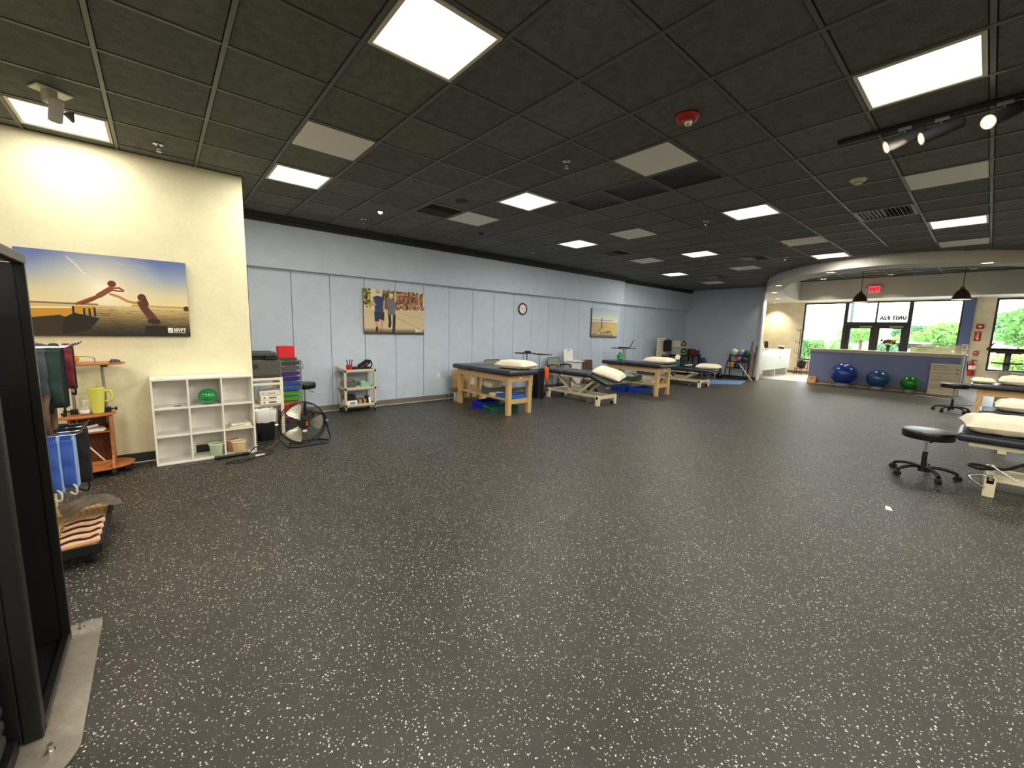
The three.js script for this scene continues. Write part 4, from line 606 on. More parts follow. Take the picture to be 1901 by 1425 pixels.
{ // floor fan
  const o = thing('floor_fan', 'round chrome and black floor fan with metal blades', 'fan', [1.3, 0, -5.52], -0.08), C = 0.292, R = 0.26;
  part(o, 'stand', tube([[-0.275, C, 0], [-0.27, 0.14, 0.02], [-0.16, 0.018, 0.05], [-0.1, 0.014, 0.06], [0.2, 0.014, 0.05], [0.29, 0.02, 0.03], [0.32, 0.06, 0.01], [0.3, 0.16, 0], [0.275, C, 0]], 0.011, 80, 8), M('#3a3a3a', 0.3, { metalness: 0.7 })); part(o, 'rear_foot', tube([[-0.16, 0.02, 0.04], [-0.12, 0.014, -0.15], [0.2, 0.014, -0.17], [0.3, 0.03, 0.0]], 0.011, 40, 8), M('#3a3a3a', 0.3, { metalness: 0.7 }));
  part(o, 'cage_ring', [tor(R, 0.006, 60, 0, C, 0.05), tor(R + 0.004, 0.006, 60, 0, C, -0.03), tor(R, 0.004, 60, 0, C, -0.07)], K.blackGloss);
  const wires = (z0, z1) => Array.from({ length: 40 }, (_, k) => { const a = k * PI / 20, b = a + 0.25; return tube([[Math.cos(a) * 0.06, C + Math.sin(a) * 0.06, z1], [Math.cos((a + b) / 2) * 0.17, C + Math.sin((a + b) / 2) * 0.17, z1 - (z1 - z0) * 0.2], [Math.cos(b) * R, C + Math.sin(b) * R, z0]], 0.0016, 8, 4); });
  const f = part(o, 'front_guard', wires(0.05, 0.085), M('#55544f', 0.3, { metalness: 0.8 })); f.userData.kind = 'stuff'; const bk = part(o, 'rear_guard', wires(-0.07, -0.1), M('#55544f', 0.3, { metalness: 0.8 })); bk.userData.kind = 'stuff';
  part(o, 'hub_badge', cy(0.062, 0.062, 0.01, 28, 0, C, 0.088, PI / 2), K.black); part(o, 'hub_label', [bx(0.024, 0.05, 0.002, 0.035, C + 0.005, 0.095)], M('#c4463a', 0.5)); part(o, 'white_tag', bx(0.045, 0.025, 0.002, 0.01, C - 0.085, 0.09), K.paper); part(o, 'motor', cy(0.06, 0.07, 0.12, 24, 0, C, -0.08, PI / 2), K.black);
  for (let k = 0; k < 3; k++) { const a0 = 2.05 + k * PI * 2 / 3; part(o, 'blade', grid((u, v) => { const r = 0.05 + 0.185 * v, w = 0.35 + 0.55 * Math.sin(v * 2.2), a = a0 + (u - 0.5) * 1.05 * w; return [Math.cos(a) * r, C + Math.sin(a) * r, (u - 0.5) * 0.07 + 0.005]; }, 12, 10), Object.assign(M('#d9d5c6', 0.3, { metalness: 0.55 }), { side: THREE.DoubleSide })); }
  for (const s of [-1, 1]) part(o, 'pivot_knob', cy(0.018, 0.018, 0.03, 14, s * 0.285, C, 0, 0, 0, PI / 2), K.chrome);
  part(o, 'cord', tube([[-0.1, C - 0.1, -0.1], [-0.25, 0.1, -0.06], [-0.36, 0.05, 0.05], [-0.5, 0.01, 0.08], [-0.52, 0.008, 0.02]], 0.006, 40, 6), K.grey);
}
// ================================================================ shared soft and small things
function pillowGeo(w, h, d, sag = 0) {
  const f = (s) => grid((u, v) => {
    const a = u * 2 - 1, b = v * 2 - 1, k = Math.pow(Math.max(0, 1 - a ** 6), 0.55) * Math.pow(Math.max(0, 1 - b ** 6), 0.55);
    const px = a * w / 2 * (1 - 0.025 * (1 - b * b) * Math.abs(a)), pz = b * d / 2 * (1 - 0.03 * (1 - a * a) * Math.abs(b));
    const wr = 0.006 * Math.sin(a * 11 + b * 5) * (1 - k) + 0.004 * Math.sin(b * 14 - a * 7);
    return [px, h * 0.42 + s * (h * (s > 0 ? 0.58 : 0.42) * k + wr * k) - sag * Math.max(0, b) ** 2, pz];
  }, 26, 20);
  const top = f(1), bot = f(-1), i = bot.index.array; for (let k = 0; k < i.length; k += 3) { const t = i[k]; i[k] = i[k + 1]; i[k + 1] = t; } bot.computeVertexNormals();
  const ti = top.index.array; for (let k = 0; k < ti.length; k += 3) { const t = ti[k]; ti[k] = ti[k + 1]; ti[k + 1] = t; } top.computeVertexNormals(); for (let k = 0; k < i.length; k += 3) { const t = i[k]; i[k] = i[k + 1]; i[k + 1] = t; } bot.computeVertexNormals();
  return [top, bot];
}
function pillow(x, y, z, w, h, d, turn, label, sag = 0) {
  const o = thing('pillow', label, 'pillow', [x, y, z], turn, 'cream pillows on the treatment tables');
  part(o, 'cushion', pillowGeo(w, h * 1.15, d, sag), K.pillow); return o;
  part(o, 'seam', tube([[-w * 0.46, h * 0.42, d * 0.44], [0, h * 0.42, d * 0.455], [w * 0.46, h * 0.42 - sag * 0.8, d * 0.44]].map(([a, b, c]) => [a, b - (sag ? sag * 0.85 : 0), c]), 0.004, 16, 5), K.pillow);
}
function bin(x, y, z, w, h, d, color, label, group, name = 'storage_bin') {
  const o = thing(name, label, 'bin', [x, y, z], 0, group), m = M(color, 0.45), t = 0.008, s = 0.94;
  part(o, 'tub', [rspan(-w / 2 * s, w / 2 * s, 0, t, -d / 2 * s, d / 2 * s, 0.003), beamWall(w, h, d, s, t)].flat(), m);
  part(o, 'rim', [rspan(-w / 2 - 0.008, w / 2 + 0.008, h - 0.012, h, d / 2 - t, d / 2 + 0.008, 0.003), rspan(-w / 2 - 0.008, w / 2 + 0.008, h - 0.012, h, -d / 2 - 0.008, -d / 2 + t, 0.003), rspan(-w / 2 - 0.008, -w / 2 + t, h - 0.012, h, -d / 2, d / 2, 0.003), rspan(w / 2 - t, w / 2 + 0.008, h - 0.012, h, -d / 2, d / 2, 0.003)], m);
  return o;
}
function beamWall(w, h, d, s, t) {
  const g = []; const tw = Math.atan((1 - s) * w / 2 / h), td = Math.atan((1 - s) * d / 2 / h), m = (1 + s) / 2;
  for (const q of [-1, 1]) { g.push(bx(t, h, d * 0.97, q * w / 2 * m, h / 2, 0, 0, 0, -q * tw)); g.push(bx(w * 0.97, h, t, 0, h / 2, q * d / 2 * m, q * td, 0, 0)); }
  return g;
}
function towels(x, y, z, w, d, n, label, group = 'folded towel stacks', t = 0.028) {
  for (let k = 0; k < n; k++) {
    const o = thing('folded_towel', (k === n - 1 ? 'topmost ' : ['lowest ', 'second lowest ', 'third lowest ', 'fourth lowest ', 'fifth lowest ', 'sixth lowest '][k]) + label[0], 'towel', [x + rr(-0.014, 0.014), y + k * t, z + rr(-0.014, 0.014)], rr(-0.12, 0.12), group); const q = rr(0.84, 1);
    part(o, 'fold', rb(w * q, t * 0.52, d, t * 0.25, 0, t * 0.27, 0), K.towel); part(o, 'fold', rb(w * q * 0.97, t * 0.5, d * 0.98, t * 0.24, 0.004, t * 0.74, 0), K.towel);
  }
}
// ================================================================ beige three tier utility cart
{
  const o = thing('utility_cart', 'beige plastic three tier utility cart by the blue wall', 'cart', [2.65, 0, -7.33]), m = M('#c3bda9', 0.55), W = 0.285, D = 0.18;
  for (const y of [0.1, 0.395, 0.71]) part(o, 'tray', [rspan(-W, W, y, y + 0.02, -D, D, 0.006), rspan(-W, W, y, y + 0.055, D - 0.02, D, 0.008), rspan(-W, W, y, y + 0.055, -D, -D + 0.02, 0.008), rspan(-W, -W + 0.02, y, y + 0.055, -D, D, 0.008), rspan(W - 0.02, W, y, y + 0.055, -D, D, 0.008)], m);
  for (const [x, z] of [[-1, 1], [1, 1], [-1, -1], [1, -1]]) { part(o, 'post', rspan(x * (W - 0.022) - 0.022, x * (W - 0.022) + 0.022, 0.1, x < 0 || z < 0 ? 0.79 : 0.78, z * (D - 0.02) - 0.02, z * (D - 0.02) + 0.02, 0.008), m); const c = part(o, 'caster', [cy(0.032, 0.032, 0.022, 16, x * (W - 0.03), 0.032, z * (D - 0.03), 0, 0, PI / 2)], K.rubber); part(c, 'fork', [rb(0.034, 0.06, 0.03, 0.005, x * (W - 0.03), 0.065, z * (D - 0.03))], K.chrome); }
  part(o, 'push_handle', tube([[-W, 0.78, -0.13], [-W - 0.05, 0.8, -0.13], [-W - 0.06, 0.8, 0], [-W - 0.05, 0.8, 0.13], [-W, 0.78, 0.13]], 0.012, 30, 8), m);
  const c = thing('pen_cup', 'red cup with dark pens on the utility cart', 'cup', [2.48, 0.731, -7.22]); c.scale.setScalar(1.35); part(c, 'cup', lathe([[0, 0], [0.034, 0], [0.04, 0.08], [0.036, 0.08], [0.03, 0.005]], 22), M('#c8161e', 0.4)); for (const [a, b] of [[-0.035, 0.01], [0.04, 0.0], [0.025, -0.02]]) part(c, 'pen', rod([a * 0.3, 0.01, b], [a, 0.15, b * 2], 0.006, 8), K.black);
  const sh = thing('ankle_brace', 'black padded brace with pale markings on the cart top', 'brace', [2.74, 0.731, -7.31], 0.1); sh.scale.setScalar(1.2); part(sh, 'foot_bed', rb(0.26, 0.05, 0.1, 0.02, -0.02, 0.03, 0), K.blackMatte); part(sh, 'cuff', rb(0.18, 0.07, 0.1, 0.02, 0.03, 0.09, 0, 0, 0, 0.55), K.blackMatte); part(sh, 'marking', [bx(0.05, 0.006, 0.102, -0.02, 0.06, 0, 0, 0, 0.4), bx(0.05, 0.006, 0.102, 0.05, 0.1, 0, 0, 0, 0.6)], M('#a8a59c', 0.7)); part(sh, 'strap', tube([[0.09, 0.02, 0.04], [0.13, 0.08, 0.05], [0.12, 0.14, 0.03], [0.08, 0.15, 0]], 0.01, 20, 6), K.blackMatte);
  solo('white_pot', 'small white pot behind the pen cup', 'pot', lathe([[0, 0], [0.05, 0], [0.045, 0.03], [0.01, 0.045], [0, 0.045]], 20), K.paper, [2.43, 0.731, -7.36]);
  const b1 = bin(2.505, 0.416, -7.3, 0.15, 0.15, 0.2, '#5a5a57', 'grey bin with papers on the middle cart shelf', 'small bins on the utility cart'); part(b1, 'contents', [bx(0.1, 0.1, 0.004, 0, 0.09, 0.03, -0.3), bx(0.1, 0.1, 0.004, 0.01, 0.09, -0.02, -0.25)], K.paper);
  const b2 = bin(2.76, 0.416, -7.3, 0.17, 0.12, 0.2, '#8fc4a8', 'mint green bin with tissues on the middle cart shelf', 'small bins on the utility cart'); part(b2, 'contents', [rb(0.12, 0.05, 0.12, 0.02, -0.02, 0.08, 0, 0.3, 0.2, 0.1), rb(0.08, 0.04, 0.1, 0.015, 0.04, 0.085, 0.01, -0.2, 0.5, 0.2)], K.paper);
  solo('flat_box', 'flat pale box between the two bins', 'box', rb(0.12, 0.04, 0.16, 0.004, 0, 0.02, 0), M('#cfcabb', 0.7), [2.635, 0.416, -7.33]);
  const bag = thing('black_case', 'black soft case on the bottom cart shelf', 'case', [2.5, 0.214, -7.3]); part(bag, 'body', rb(0.18, 0.09, 0.2, 0.03, 0, 0.046, 0), K.blackMatte); part(bag, 'zip', tor(0.07, 0.003, 24, 0, 0.06, 0.101), K.grey);
  const wb2 = thing('white_box', 'white printed box under the black case', 'box', [2.5, 0.121, -7.28]); part(wb2, 'carton', rb(0.18, 0.09, 0.22, 0.003, 0, 0.046, 0), K.paper); part(wb2, 'printed_panel', bx(0.09, 0.05, 0.002, 0.01, 0.045, 0.111), M('#6d86a8', 0.7));
  const kb = thing('kraft_box', 'brown cardboard box with a black strip', 'box', [2.69, 0.121, -7.28]); part(kb, 'carton', rb(0.13, 0.1, 0.2, 0.003, 0, 0.051, 0), M('#a8875c', 0.85)); part(kb, 'strip', bx(0.03, 0.1, 0.203, 0, 0.052, 0), K.black);
  const kc = thing('brown_book', 'dark brown book standing at the cart end', 'book', [2.82, 0.121, -7.28]); part(kc, 'cover', rb(0.05, 0.14, 0.18, 0.003, 0, 0.071, 0, 0, 0, 0.12), M('#5b4634', 0.7)); part(kc, 'pages', bx(0.04, 0.13, 0.176, 0.002, 0.071, 0.004, 0, 0, 0.12), K.paper);
}
// ================================================================ treatment tables
function woodTable(x, z, w, L, y, label, pads, turn = 0) {
  const o = thing('treatment_table', label, 'table', [x, 0, z], turn, 'treatment tables'), lw = 0.085;
  for (const [a, b] of [[-1, -1], [1, -1], [-1, 1], [1, 1]]) part(o, 'leg', rspan(a * (w / 2 - lw / 2) - lw / 2, a * (w / 2 - lw / 2) + lw / 2, 0, y, b * (L / 2 - lw / 2) - lw / 2, b * (L / 2 - lw / 2) + lw / 2, 0.008), K.wood);
  for (const a of [-1, 1]) { part(o, 'side_apron', rspan(a * (w / 2 - 0.02) - 0.013, a * (w / 2 - 0.02) + 0.013, y - 0.11, y, -L / 2 + lw, L / 2 - lw, 0.004), K.wood); part(o, 'end_apron', rspan(-w / 2 + lw, w / 2 - lw, y - 0.11, y, a * (L / 2 - 0.02) - 0.013, a * (L / 2 - 0.02) + 0.013, 0.004), K.wood); part(o, 'end_rail', rspan(-w / 2 + lw, w / 2 - lw, 0.2, 0.265, a * (L / 2 - 0.035) - 0.014, a * (L / 2 - 0.035) + 0.014, 0.004), K.wood); }
  part(o, 'shelf', rspan(-w / 2 + 0.01, w / 2 - 0.01, 0.265, 0.285, -L / 2 + 0.02, L / 2 - 0.02, 0.004), K.wood);
  part(o, 'label_plate', bx(0.07, 0.03, 0.003, 0, y - 0.05, L / 2 - 0.005), K.paper);
  for (const [a, b] of pads) part(o, 'pad', rb(w + 0.14, 0.095, b - a - 0.008, 0.044, 0, y + 0.048, (a + b) / 2), K.navy);
  return o;
}
woodTable(4.885, -6.225, 0.57, 1.62, 0.715, 'wooden treatment table with navy pad, nearest the camera on the left', [[-0.93, -0.28], [-0.28, 0.92]]);
pillow(5.03, 0.812, -5.72, 0.5, 0.13, 0.66, 0.25, 'cream pillow on the nearest left wooden table');
woodTable(9.375, -5.875, 0.6, 1.5, 0.69, 'wooden treatment table beyond the low white table', [[-0.9, -0.2], [-0.2, 0.86]]);
pillow(9.5, 0.787, -5.35, 0.52, 0.13, 0.66, 0.12, 'cream pillow on the farther left wooden table');
function hiloTable(x, z, w, L, y, label, droop, brand) {
  const o = thing('treatment_table', label, 'table', [x, 0, z], 0, 'treatment tables'), m = K.hilo, h = y - 0.1;
  for (const s of [-1, 1]) {
    const ez = s * (L / 2 - 0.28);
    part(o, 'foot', [rspan(-w / 2 + 0.02, w / 2 - 0.02, 0.13, 0.21, ez - 0.03, ez + 0.03, 0.006), rspan(-w / 2 + 0.02, -w / 2 + 0.1, 0, 0.2, ez - 0.04, ez + 0.04, 0.006), rspan(w / 2 - 0.1, w / 2 - 0.02, 0, 0.2, ez - 0.04, ez + 0.04, 0.006)], m);
    part(o, 'caster', [cy(0.035, 0.035, 0.025, 16, -w / 2 + 0.13, 0.035, ez, 0, 0, PI / 2), cy(0.035, 0.035, 0.025, 16, w / 2 - 0.13, 0.035, ez, 0, 0, PI / 2)], K.rubber);
    part(o, 'lift_arm', [beam([s * -0.0 - w * 0.25, 0.18, s * 0.1], [-w * 0.25, h, s * (L / 2 - 0.45)], 0.05, 0.04), beam([w * 0.25, 0.18, s * 0.1], [w * 0.25, h, s * (L / 2 - 0.45)], 0.05, 0.04)], m);
  }
  part(o, 'base_beam', [rspan(-w * 0.3, -w * 0.18, 0.14, 0.2, -L / 2 + 0.3, L / 2 - 0.3, 0.005), rspan(w * 0.18, w * 0.3, 0.14, 0.2, -L / 2 + 0.3, L / 2 - 0.3, 0.005)], m);
  part(o, 'motor', [rspan(-0.1, 0.1, 0.2, 0.3, -0.18, 0.12, 0.015), rod([0, 0.26, 0.1], [0, h, 0.45], 0.025)], M('#cfc7aa', 0.5));
  part(o, 'top_frame', [rspan(-w / 2 + 0.05, -w / 2 + 0.09, h, h + 0.05, -L / 2 + 0.1, L / 2 - 0.35, 0.004), rspan(w / 2 - 0.09, w / 2 - 0.05, h, h + 0.05, -L / 2 + 0.1, L / 2 - 0.35, 0.004), rspan(-w / 2 + 0.05, w / 2 - 0.05, h, h + 0.04, -0.4, -0.36, 0.004), rspan(-w / 2 + 0.05, w / 2 - 0.05, h, h + 0.04, 0.3, 0.34, 0.004)], m);
  const a = L * 0.36, s1 = [-L / 2, -L / 2 + a], s2 = [-L / 2 + a, L / 2 - 0.5];
  for (const [p, q] of [s1, s2]) part(o, 'pad', rb(w, 0.09, q - p - 0.01, 0.04, 0, y - 0.015, (p + q) / 2), K.navy);
  part(o, 'head_pad', rb(w, 0.09, 0.49, 0.04, 0, y - 0.015 - droop * 0.5, L / 2 - 0.255, Math.atan(droop / 0.5)), K.navy);
  part(o, 'cable', tube([[0.2, 0.17, -0.3], [0.28, 0.03, -0.1], [0.15, 0.012, 0.2], [-0.2, 0.012, 0.35], [-0.25, 0.1, 0.45]], 0.007, 40, 6), M('#cfcabc', 0.5));
  return o;
}
hiloTable(7.09, -5.86, 0.68, 1.98, 0.625, 'low cream framed treatment table with drooping head end', 0.16);
pillow(7.2, 0.59, -5.2, 0.56, 0.14, 0.62, 0.35, 'cream pillow slumped over the drooping table end', 0.02).rotation.x = 0.26;
towels(7.1, 0.3, -5.85, 0.34, 0.22, 2, ['folded towel on the base of the low cream table'], 'towels on the low table base');
hiloTable(12.08, -6.05, 0.66, 1.95, 0.5, 'far low treatment table with cream base, near the end wall', 0);
pillow(12.2, 0.53, -5.3, 0.56, 0.13, 0.62, 0.2, 'cream pillow on the far low table near the end wall');
// right side tables, cut by the frame
hiloTable(6.42, 0.86, 0.66, 1.96, 0.575, 'nearest right treatment table on a cream base, cut by the frame', 0);
pillow(6.45, 0.605, 0.3, 0.62, 0.15, 0.8, 0.12, 'large cream pillow on the nearest right table');
hiloTable(8.95, 0.98, 0.66, 1.96, 0.545, 'middle treatment table at the right edge', 0);
pillow(9.0, 0.575, 0.5, 0.58, 0.14, 0.72, 0, 'cream pillow on the middle right table');
woodTable(11.25, 0.75, 0.6, 1.6, 0.69, 'wooden treatment table farthest at the right edge', [[-0.9, 0.9]]);
pillow(11.3, 0.787, 0.52, 0.56, 0.14, 0.7, 0, 'plump cream pillow on the farthest right table'); pillow(11.25, 0.787, 0.0, 0.4, 0.08, 0.28, 0.1, 'thin cream pillow at the end of the farthest right table');
{ // what hangs on the nearest right table
  const p = thing('traction_strap', 'black looped strap on the base of the nearest right table', 'strap', [6.13, 0.2, 0.16]); part(p, 'loop', tube([[-0.01, 0.08, -0.02], [-0.05, 0.075, -0.08], [-0.03, 0.085, -0.15], [0.03, 0.09, -0.14], [0.05, 0.09, -0.06], [0.02, 0.08, -0.0]], 0.014, 40, 8, true), K.blackMatte); part(p, 'tail', tube([[0.02, 0.085, 0.0], [0.0, 0.1, 0.08], [-0.02, 0.16, 0.16], [-0.02, 0.19, 0.2]], 0.014, 24, 8), K.blackMatte);
  part(p, 'buckle', [rod([-0.06, 0.13, -0.02], [-0.08, 0.02, 0.16], 0.007), sp(0.012, 10, -0.06, 0.13, -0.02)], K.chrome);
  const k = thing('foot_bar', 'bent chrome foot bar low on the nearest right table', 'bar', [6.1, 0.12, 0.1]); part(k, 'loop', tube([[0, 0.09, 0.05], [-0.02, 0.09, -0.04], [-0.04, 0.07, -0.08], [-0.05, 0.04, -0.06], [-0.05, 0.0, 0.0], [-0.05, -0.02, 0.03]], 0.01, 40, 8), K.chrome); part(k, 'hinge', rb(0.05, 0.05, 0.03, 0.006, 0, 0.075, 0.06), K.steel);
}
rollingStool(6.46, -0.33, 0.53, 'nearest black rolling stool beside the right hand table', 0.215, 0.25); rollingStool(12.95, -0.38, 0.62, 'farther black rolling stool in front of the whiteboard', 0.22, 0.5);
solo('tape_strip', 'short pale tape strip on the floor at the right', 'tape', slab([[-0.05, -0.03], [0.06, -0.045], [0.055, -0.01], [-0.045, 0.02]], 0, 0.0015), M('#d6dcd6', 0.6), [4.92, 0, -0.41]);
solo('floor_line', 'thin pale floor line running toward the whiteboard', 'tape', beam([0, 0.0012, 0], [-0.9, 0.0012, 1.2], 0.025, 0.002), M('#c9c6b6', 0.6), [16.15, 0, -1.2]); solo('floor_line', 'thin pale floor line crossing behind the far stool', 'tape', beam([0, 0.0012, 0], [1.0, 0.0012, 0.95], 0.025, 0.002), M('#c9c6b6', 0.6), [13.76, 0, -0.99]);
// ---------------------------------------------------------------- around the first wooden table
bin(4.88, 0.286, -6.2, 0.36, 0.14, 0.3, '#4d5b50', 'grey green bin of towels on the near wooden table shelf', 'towel bins'); towels(4.88, 0.34, -6.2, 0.29, 0.24, 7, ['rolled white towel in the bin on the near wooden table'], 'towels in the near bin', 0.036);
solo('foam_pad', 'bright blue foam pad on the near wooden table shelf', 'pad', rb(0.42, 0.06, 0.42, 0.006, 0, 0.03, 0), M('#1a5fb8', 0.8), [4.9, 0.286, -5.66], 0.05);
towels(4.78, 0.286, -5.95, 0.3, 0.16, 2, ['white towel folded behind the blue foam pad'], 'towels behind the foam pad');
function tray(x, z, w, d, h, color, label, turn) { const o = thing('floor_tray', label, 'tray', [x, 0, z], turn, 'plastic trays under the tables'); part(o, 'tray', [rspan(-w / 2, w / 2, 0, 0.012, -d / 2, d / 2, 0.004), ...beamWall(w, h, d, 0.94, 0.01)], M(color, 0.35)); part(o, 'rim', tube([[-w / 2, h, -d / 2], [w / 2, h, -d / 2], [w / 2, h, d / 2], [-w / 2, h, d / 2]].flatMap(([a, b, c]) => [[a * 0.97, b, c], [a, b, c * 0.97]]), 0.011, 60, 6, true), M(color, 0.35)); }
tray(4.78, -6.3, 0.42, 0.34, 0.13, '#16219a', 'deep blue plastic tray under the near wooden table', 0.1); tray(4.83, -5.9, 0.62, 0.3, 0.09, '#12594a', 'dark green plastic tray under the near wooden table', -0.15);
{
  const s = thing('step_stool', 'low chrome legged step stool with a patterned seat', 'stool', [4.8, 0, -7.25]); part(s, 'seat', rb(0.36, 0.05, 0.26, 0.012, 0, 0.235, 0), mottled([120, 88, 50], 0.8, 0.9, 9)); for (const q of [-0.13, 0.13]) part(s, 'leg_hoop', tube([[-0.2, 0.0, q], [-0.18, 0.16, q], [-0.14, 0.22, q], [0.14, 0.22, q], [0.18, 0.16, q], [0.2, 0.0, q]], 0.01, 40, 8), K.steel);
  solo('wood_board', 'pale plywood board leaning on the blue wall', 'board', rb(0.36, 0.42, 0.018, 0.003, 0, 0.21, 0, -0.06), K.wood, [4.9, 0.22, -7.42]); solo('wood_board', 'second plywood board behind the near wooden table', 'board', rb(0.5, 0.6, 0.018, 0.003, 0, 0.3, 0, -0.08), K.wood, [5.27, 0, -7.46]);
  bin(4.72, 0, -7.18, 0.14, 0.19, 0.14, '#ded9cb', 'small white bucket at the step stool', null, 'bucket'); bin(5.25, 0, -7.05, 0.14, 0.2, 0.12, '#e4dfd0', 'white pail behind the near wooden table', null, 'bucket');
  const g = thing('blood_pressure_gauge', 'round white dial leaning against the plywood boards', 'gauge', [5.14, 0.3, -7.3]); part(g, 'bezel', tor(0.07, 0.01, 28, 0, 0.08, 0), K.paper); part(g, 'dial', cy(0.068, 0.068, 0.01, 28, 0, 0.08, 0, PI / 2), M('#e2ddd0', 0.6)); part(g, 'stem', rod([0, -0.3, 0], [0, 0.02, 0], 0.01), K.steel);
}
function sideChair(x, z, label, back) {
  const o = thing('arm_chair', label, 'chair', [x, 0, z], 0, 'guest chairs along the blue wall');
  part(o, 'seat', rb(0.46, 0.06, 0.44, 0.025, 0, 0.44, 0), K.blackMatte); part(o, 'backrest', grid((u, v) => [(u - 0.5) * 0.44, 0.5 + v * 0.32, -0.2 - 0.05 * v + 0.03 * Math.pow(2 * u - 1, 2)], 12, 8), Object.assign(M(back, 0.8), { side: THREE.DoubleSide })); part(o, 'back_frame', tube([[-0.22, 0.5, -0.17], [-0.22, 0.81, -0.22], [0, 0.825, -0.25], [0.22, 0.81, -0.22], [0.22, 0.5, -0.17]], 0.01, 50, 8), K.grey);
  for (const s of [-1, 1]) { part(o, 'leg', rod([s * 0.22, 0, 0.2], [s * 0.22, 0.64, 0.17], 0.012), K.black); part(o, 'leg', rod([s * 0.22, 0, -0.24], [s * 0.22, 0.62, -0.16], 0.012), K.black); part(o, 'armrest', tube([[s * 0.22, 0.63, -0.18], [s * 0.24, 0.66, -0.05], [s * 0.24, 0.66, 0.14], [s * 0.23, 0.63, 0.19]], 0.016, 24, 8), K.black); }
}
sideChair(5.8, -7.2, 'guest chair with beige mesh back behind the pillow', '#8d8878'); sideChair(7.81, -7.18, 'guest chair with green grey mesh back beside the white bin', '#8b9284');
{
  const o = thing('white_hamper', 'white plastic step bin with its lid up', 'bin', [8.36, 0, -7.2]); part(o, 'body', rb(0.36, 0.72, 0.3, 0.03, 0, 0.36, 0), M('#dedddb', 0.4)); part(o, 'lid', rb(0.36, 0.34, 0.03, 0.015, -0.06, 0.88, -0.13, -0.12), M('#dedddb', 0.4)); part(o, 'rim', rb(0.42, 0.03, 0.34, 0.012, 0.04, 0.74, 0.02), M('#e8e8e6', 0.4)); part(o, 'handle', rb(0.07, 0.014, 0.02, 0.005, -0.06, 1.02, -0.12), K.grey);
  const t = thing('tray_stand', 'black tray on a thin pole beside the first table', 'stand', [6.38, 0, -6.95]); part(t, 'tray', rb(0.4, 0.022, 0.3, 0.008, 0, 1.0, 0), K.black); part(t, 'device', [rb(0.12, 0.04, 0.1, 0.015, 0.08, 1.03, 0)], K.blackGloss); part(t, 'pole', rod([0.06, 0.03, 0], [0.06, 0.99, 0], 0.012), K.grey); part(t, 'base', [beam([-0.16, 0.03, 0.02], [0.26, 0.03, 0.02], 0.03, 0.03), beam([0.05, 0.03, -0.2], [0.05, 0.03, 0.2], 0.03, 0.03)], K.black); part(t, 'cord', tube([[-0.1, 0.99, 0.05], [-0.11, 0.86, 0.06], [-0.09, 0.75, 0.05]], 0.004, 20, 6), K.grey);
  const t2 = thing('tray_stand', 'black tray on a chrome pole behind the black barrel', 'stand', [6.84, 0, -6.85]); part(t2, 'tray', rb(0.34, 0.016, 0.28, 0.006, 0.02, 0.965, 0), K.black); part(t2, 'keyboard', rb(0.14, 0.025, 0.1, 0.006, -0.08, 0.985, 0), K.midGrey); part(t2, 'pole', rod([-0.09, 0.03, 0], [-0.09, 0.96, 0], 0.011), K.chrome); part(t2, 'base', [beam([-0.25, 0.03, 0.02], [0.14, 0.03, 0.02], 0.03, 0.03), beam([-0.08, 0.03, -0.2], [-0.08, 0.03, 0.2], 0.03, 0.03)], K.black);
  const c = thing('black_barrel', 'tall black barrel between the left tables', 'barrel', [6.5, 0, -6.6]); part(c, 'body', lathe([[0, 0], [0.12, 0], [0.125, 0.02], [0.135, 0.6], [0.145, 0.62], [0.145, 0.64], [0.125, 0.64], [0.115, 0.05], [0, 0.04]], 32), M('#121213', 0.3)); part(c, 'foot_ring', tor(0.13, 0.012, 32, 0, 0.015, 0, PI / 2), K.black);
  const s = thing('resistance_band', 'bright orange band hanging over the barrel', 'band', [6.64, 0.655, -6.53]); part(s, 'loop', [tube([[0.02, 0.05, 0], [-0.03, 0.02, 0.03], [-0.025, -0.2, 0.04], [0.02, -0.3, 0.04], [0.05, -0.22, 0.03], [0.055, 0.0, 0.02]], 0.022, 40, 8, true), tube([[0.0, 0.04, 0.02], [0.01, -0.1, 0.05], [0.0, -0.24, 0.05], [0.03, -0.27, 0.05], [0.035, -0.1, 0.05]], 0.018, 30, 8, true)], M('#e2601a', 0.6));
}
// ---------------------------------------------------------------- around the second wooden table
bin(9.3, 0.286, -6.0, 0.36, 0.13, 0.3, '#3f5a44', 'green bin of towels on the farther wooden table shelf', 'towel bins'); towels(9.3, 0.33, -6.0, 0.28, 0.24, 4, ['white towel in the bin on the farther wooden table'], 'towels in the far bin', 0.036); towels(9.42, 0.286, -5.5, 0.4, 0.3, 6, ['white towel in the stack on the farther wooden table shelf'], 'towel stack on the farther table', 0.033);
solo('folded_pad', 'light blue folded pad behind the towel stack', 'pad', rb(0.34, 0.1, 0.2, 0.03, 0, 0.05, 0), M('#5f7fc0', 0.8), [9.4, 0.49, -5.72]); tray(9.15, -6.2, 0.34, 0.36, 0.14, '#123a9a', 'blue tray farther under the second wooden table', 0); tray(9.4, -5.78, 0.62, 0.3, 0.13, '#1548ae', 'bright blue tray nearer under the second wooden table', -0.1);
solo('yellow_toy', 'small yellow block at the end of the towel shelf', 'block', [rb(0.1, 0.06, 0.06, 0.012, 0, 0.03, 0), rb(0.05, 0.09, 0.05, 0.012, 0.03, 0.05, 0.01)], M('#d8a82a', 0.6), [9.6, 0.286, -5.28]);
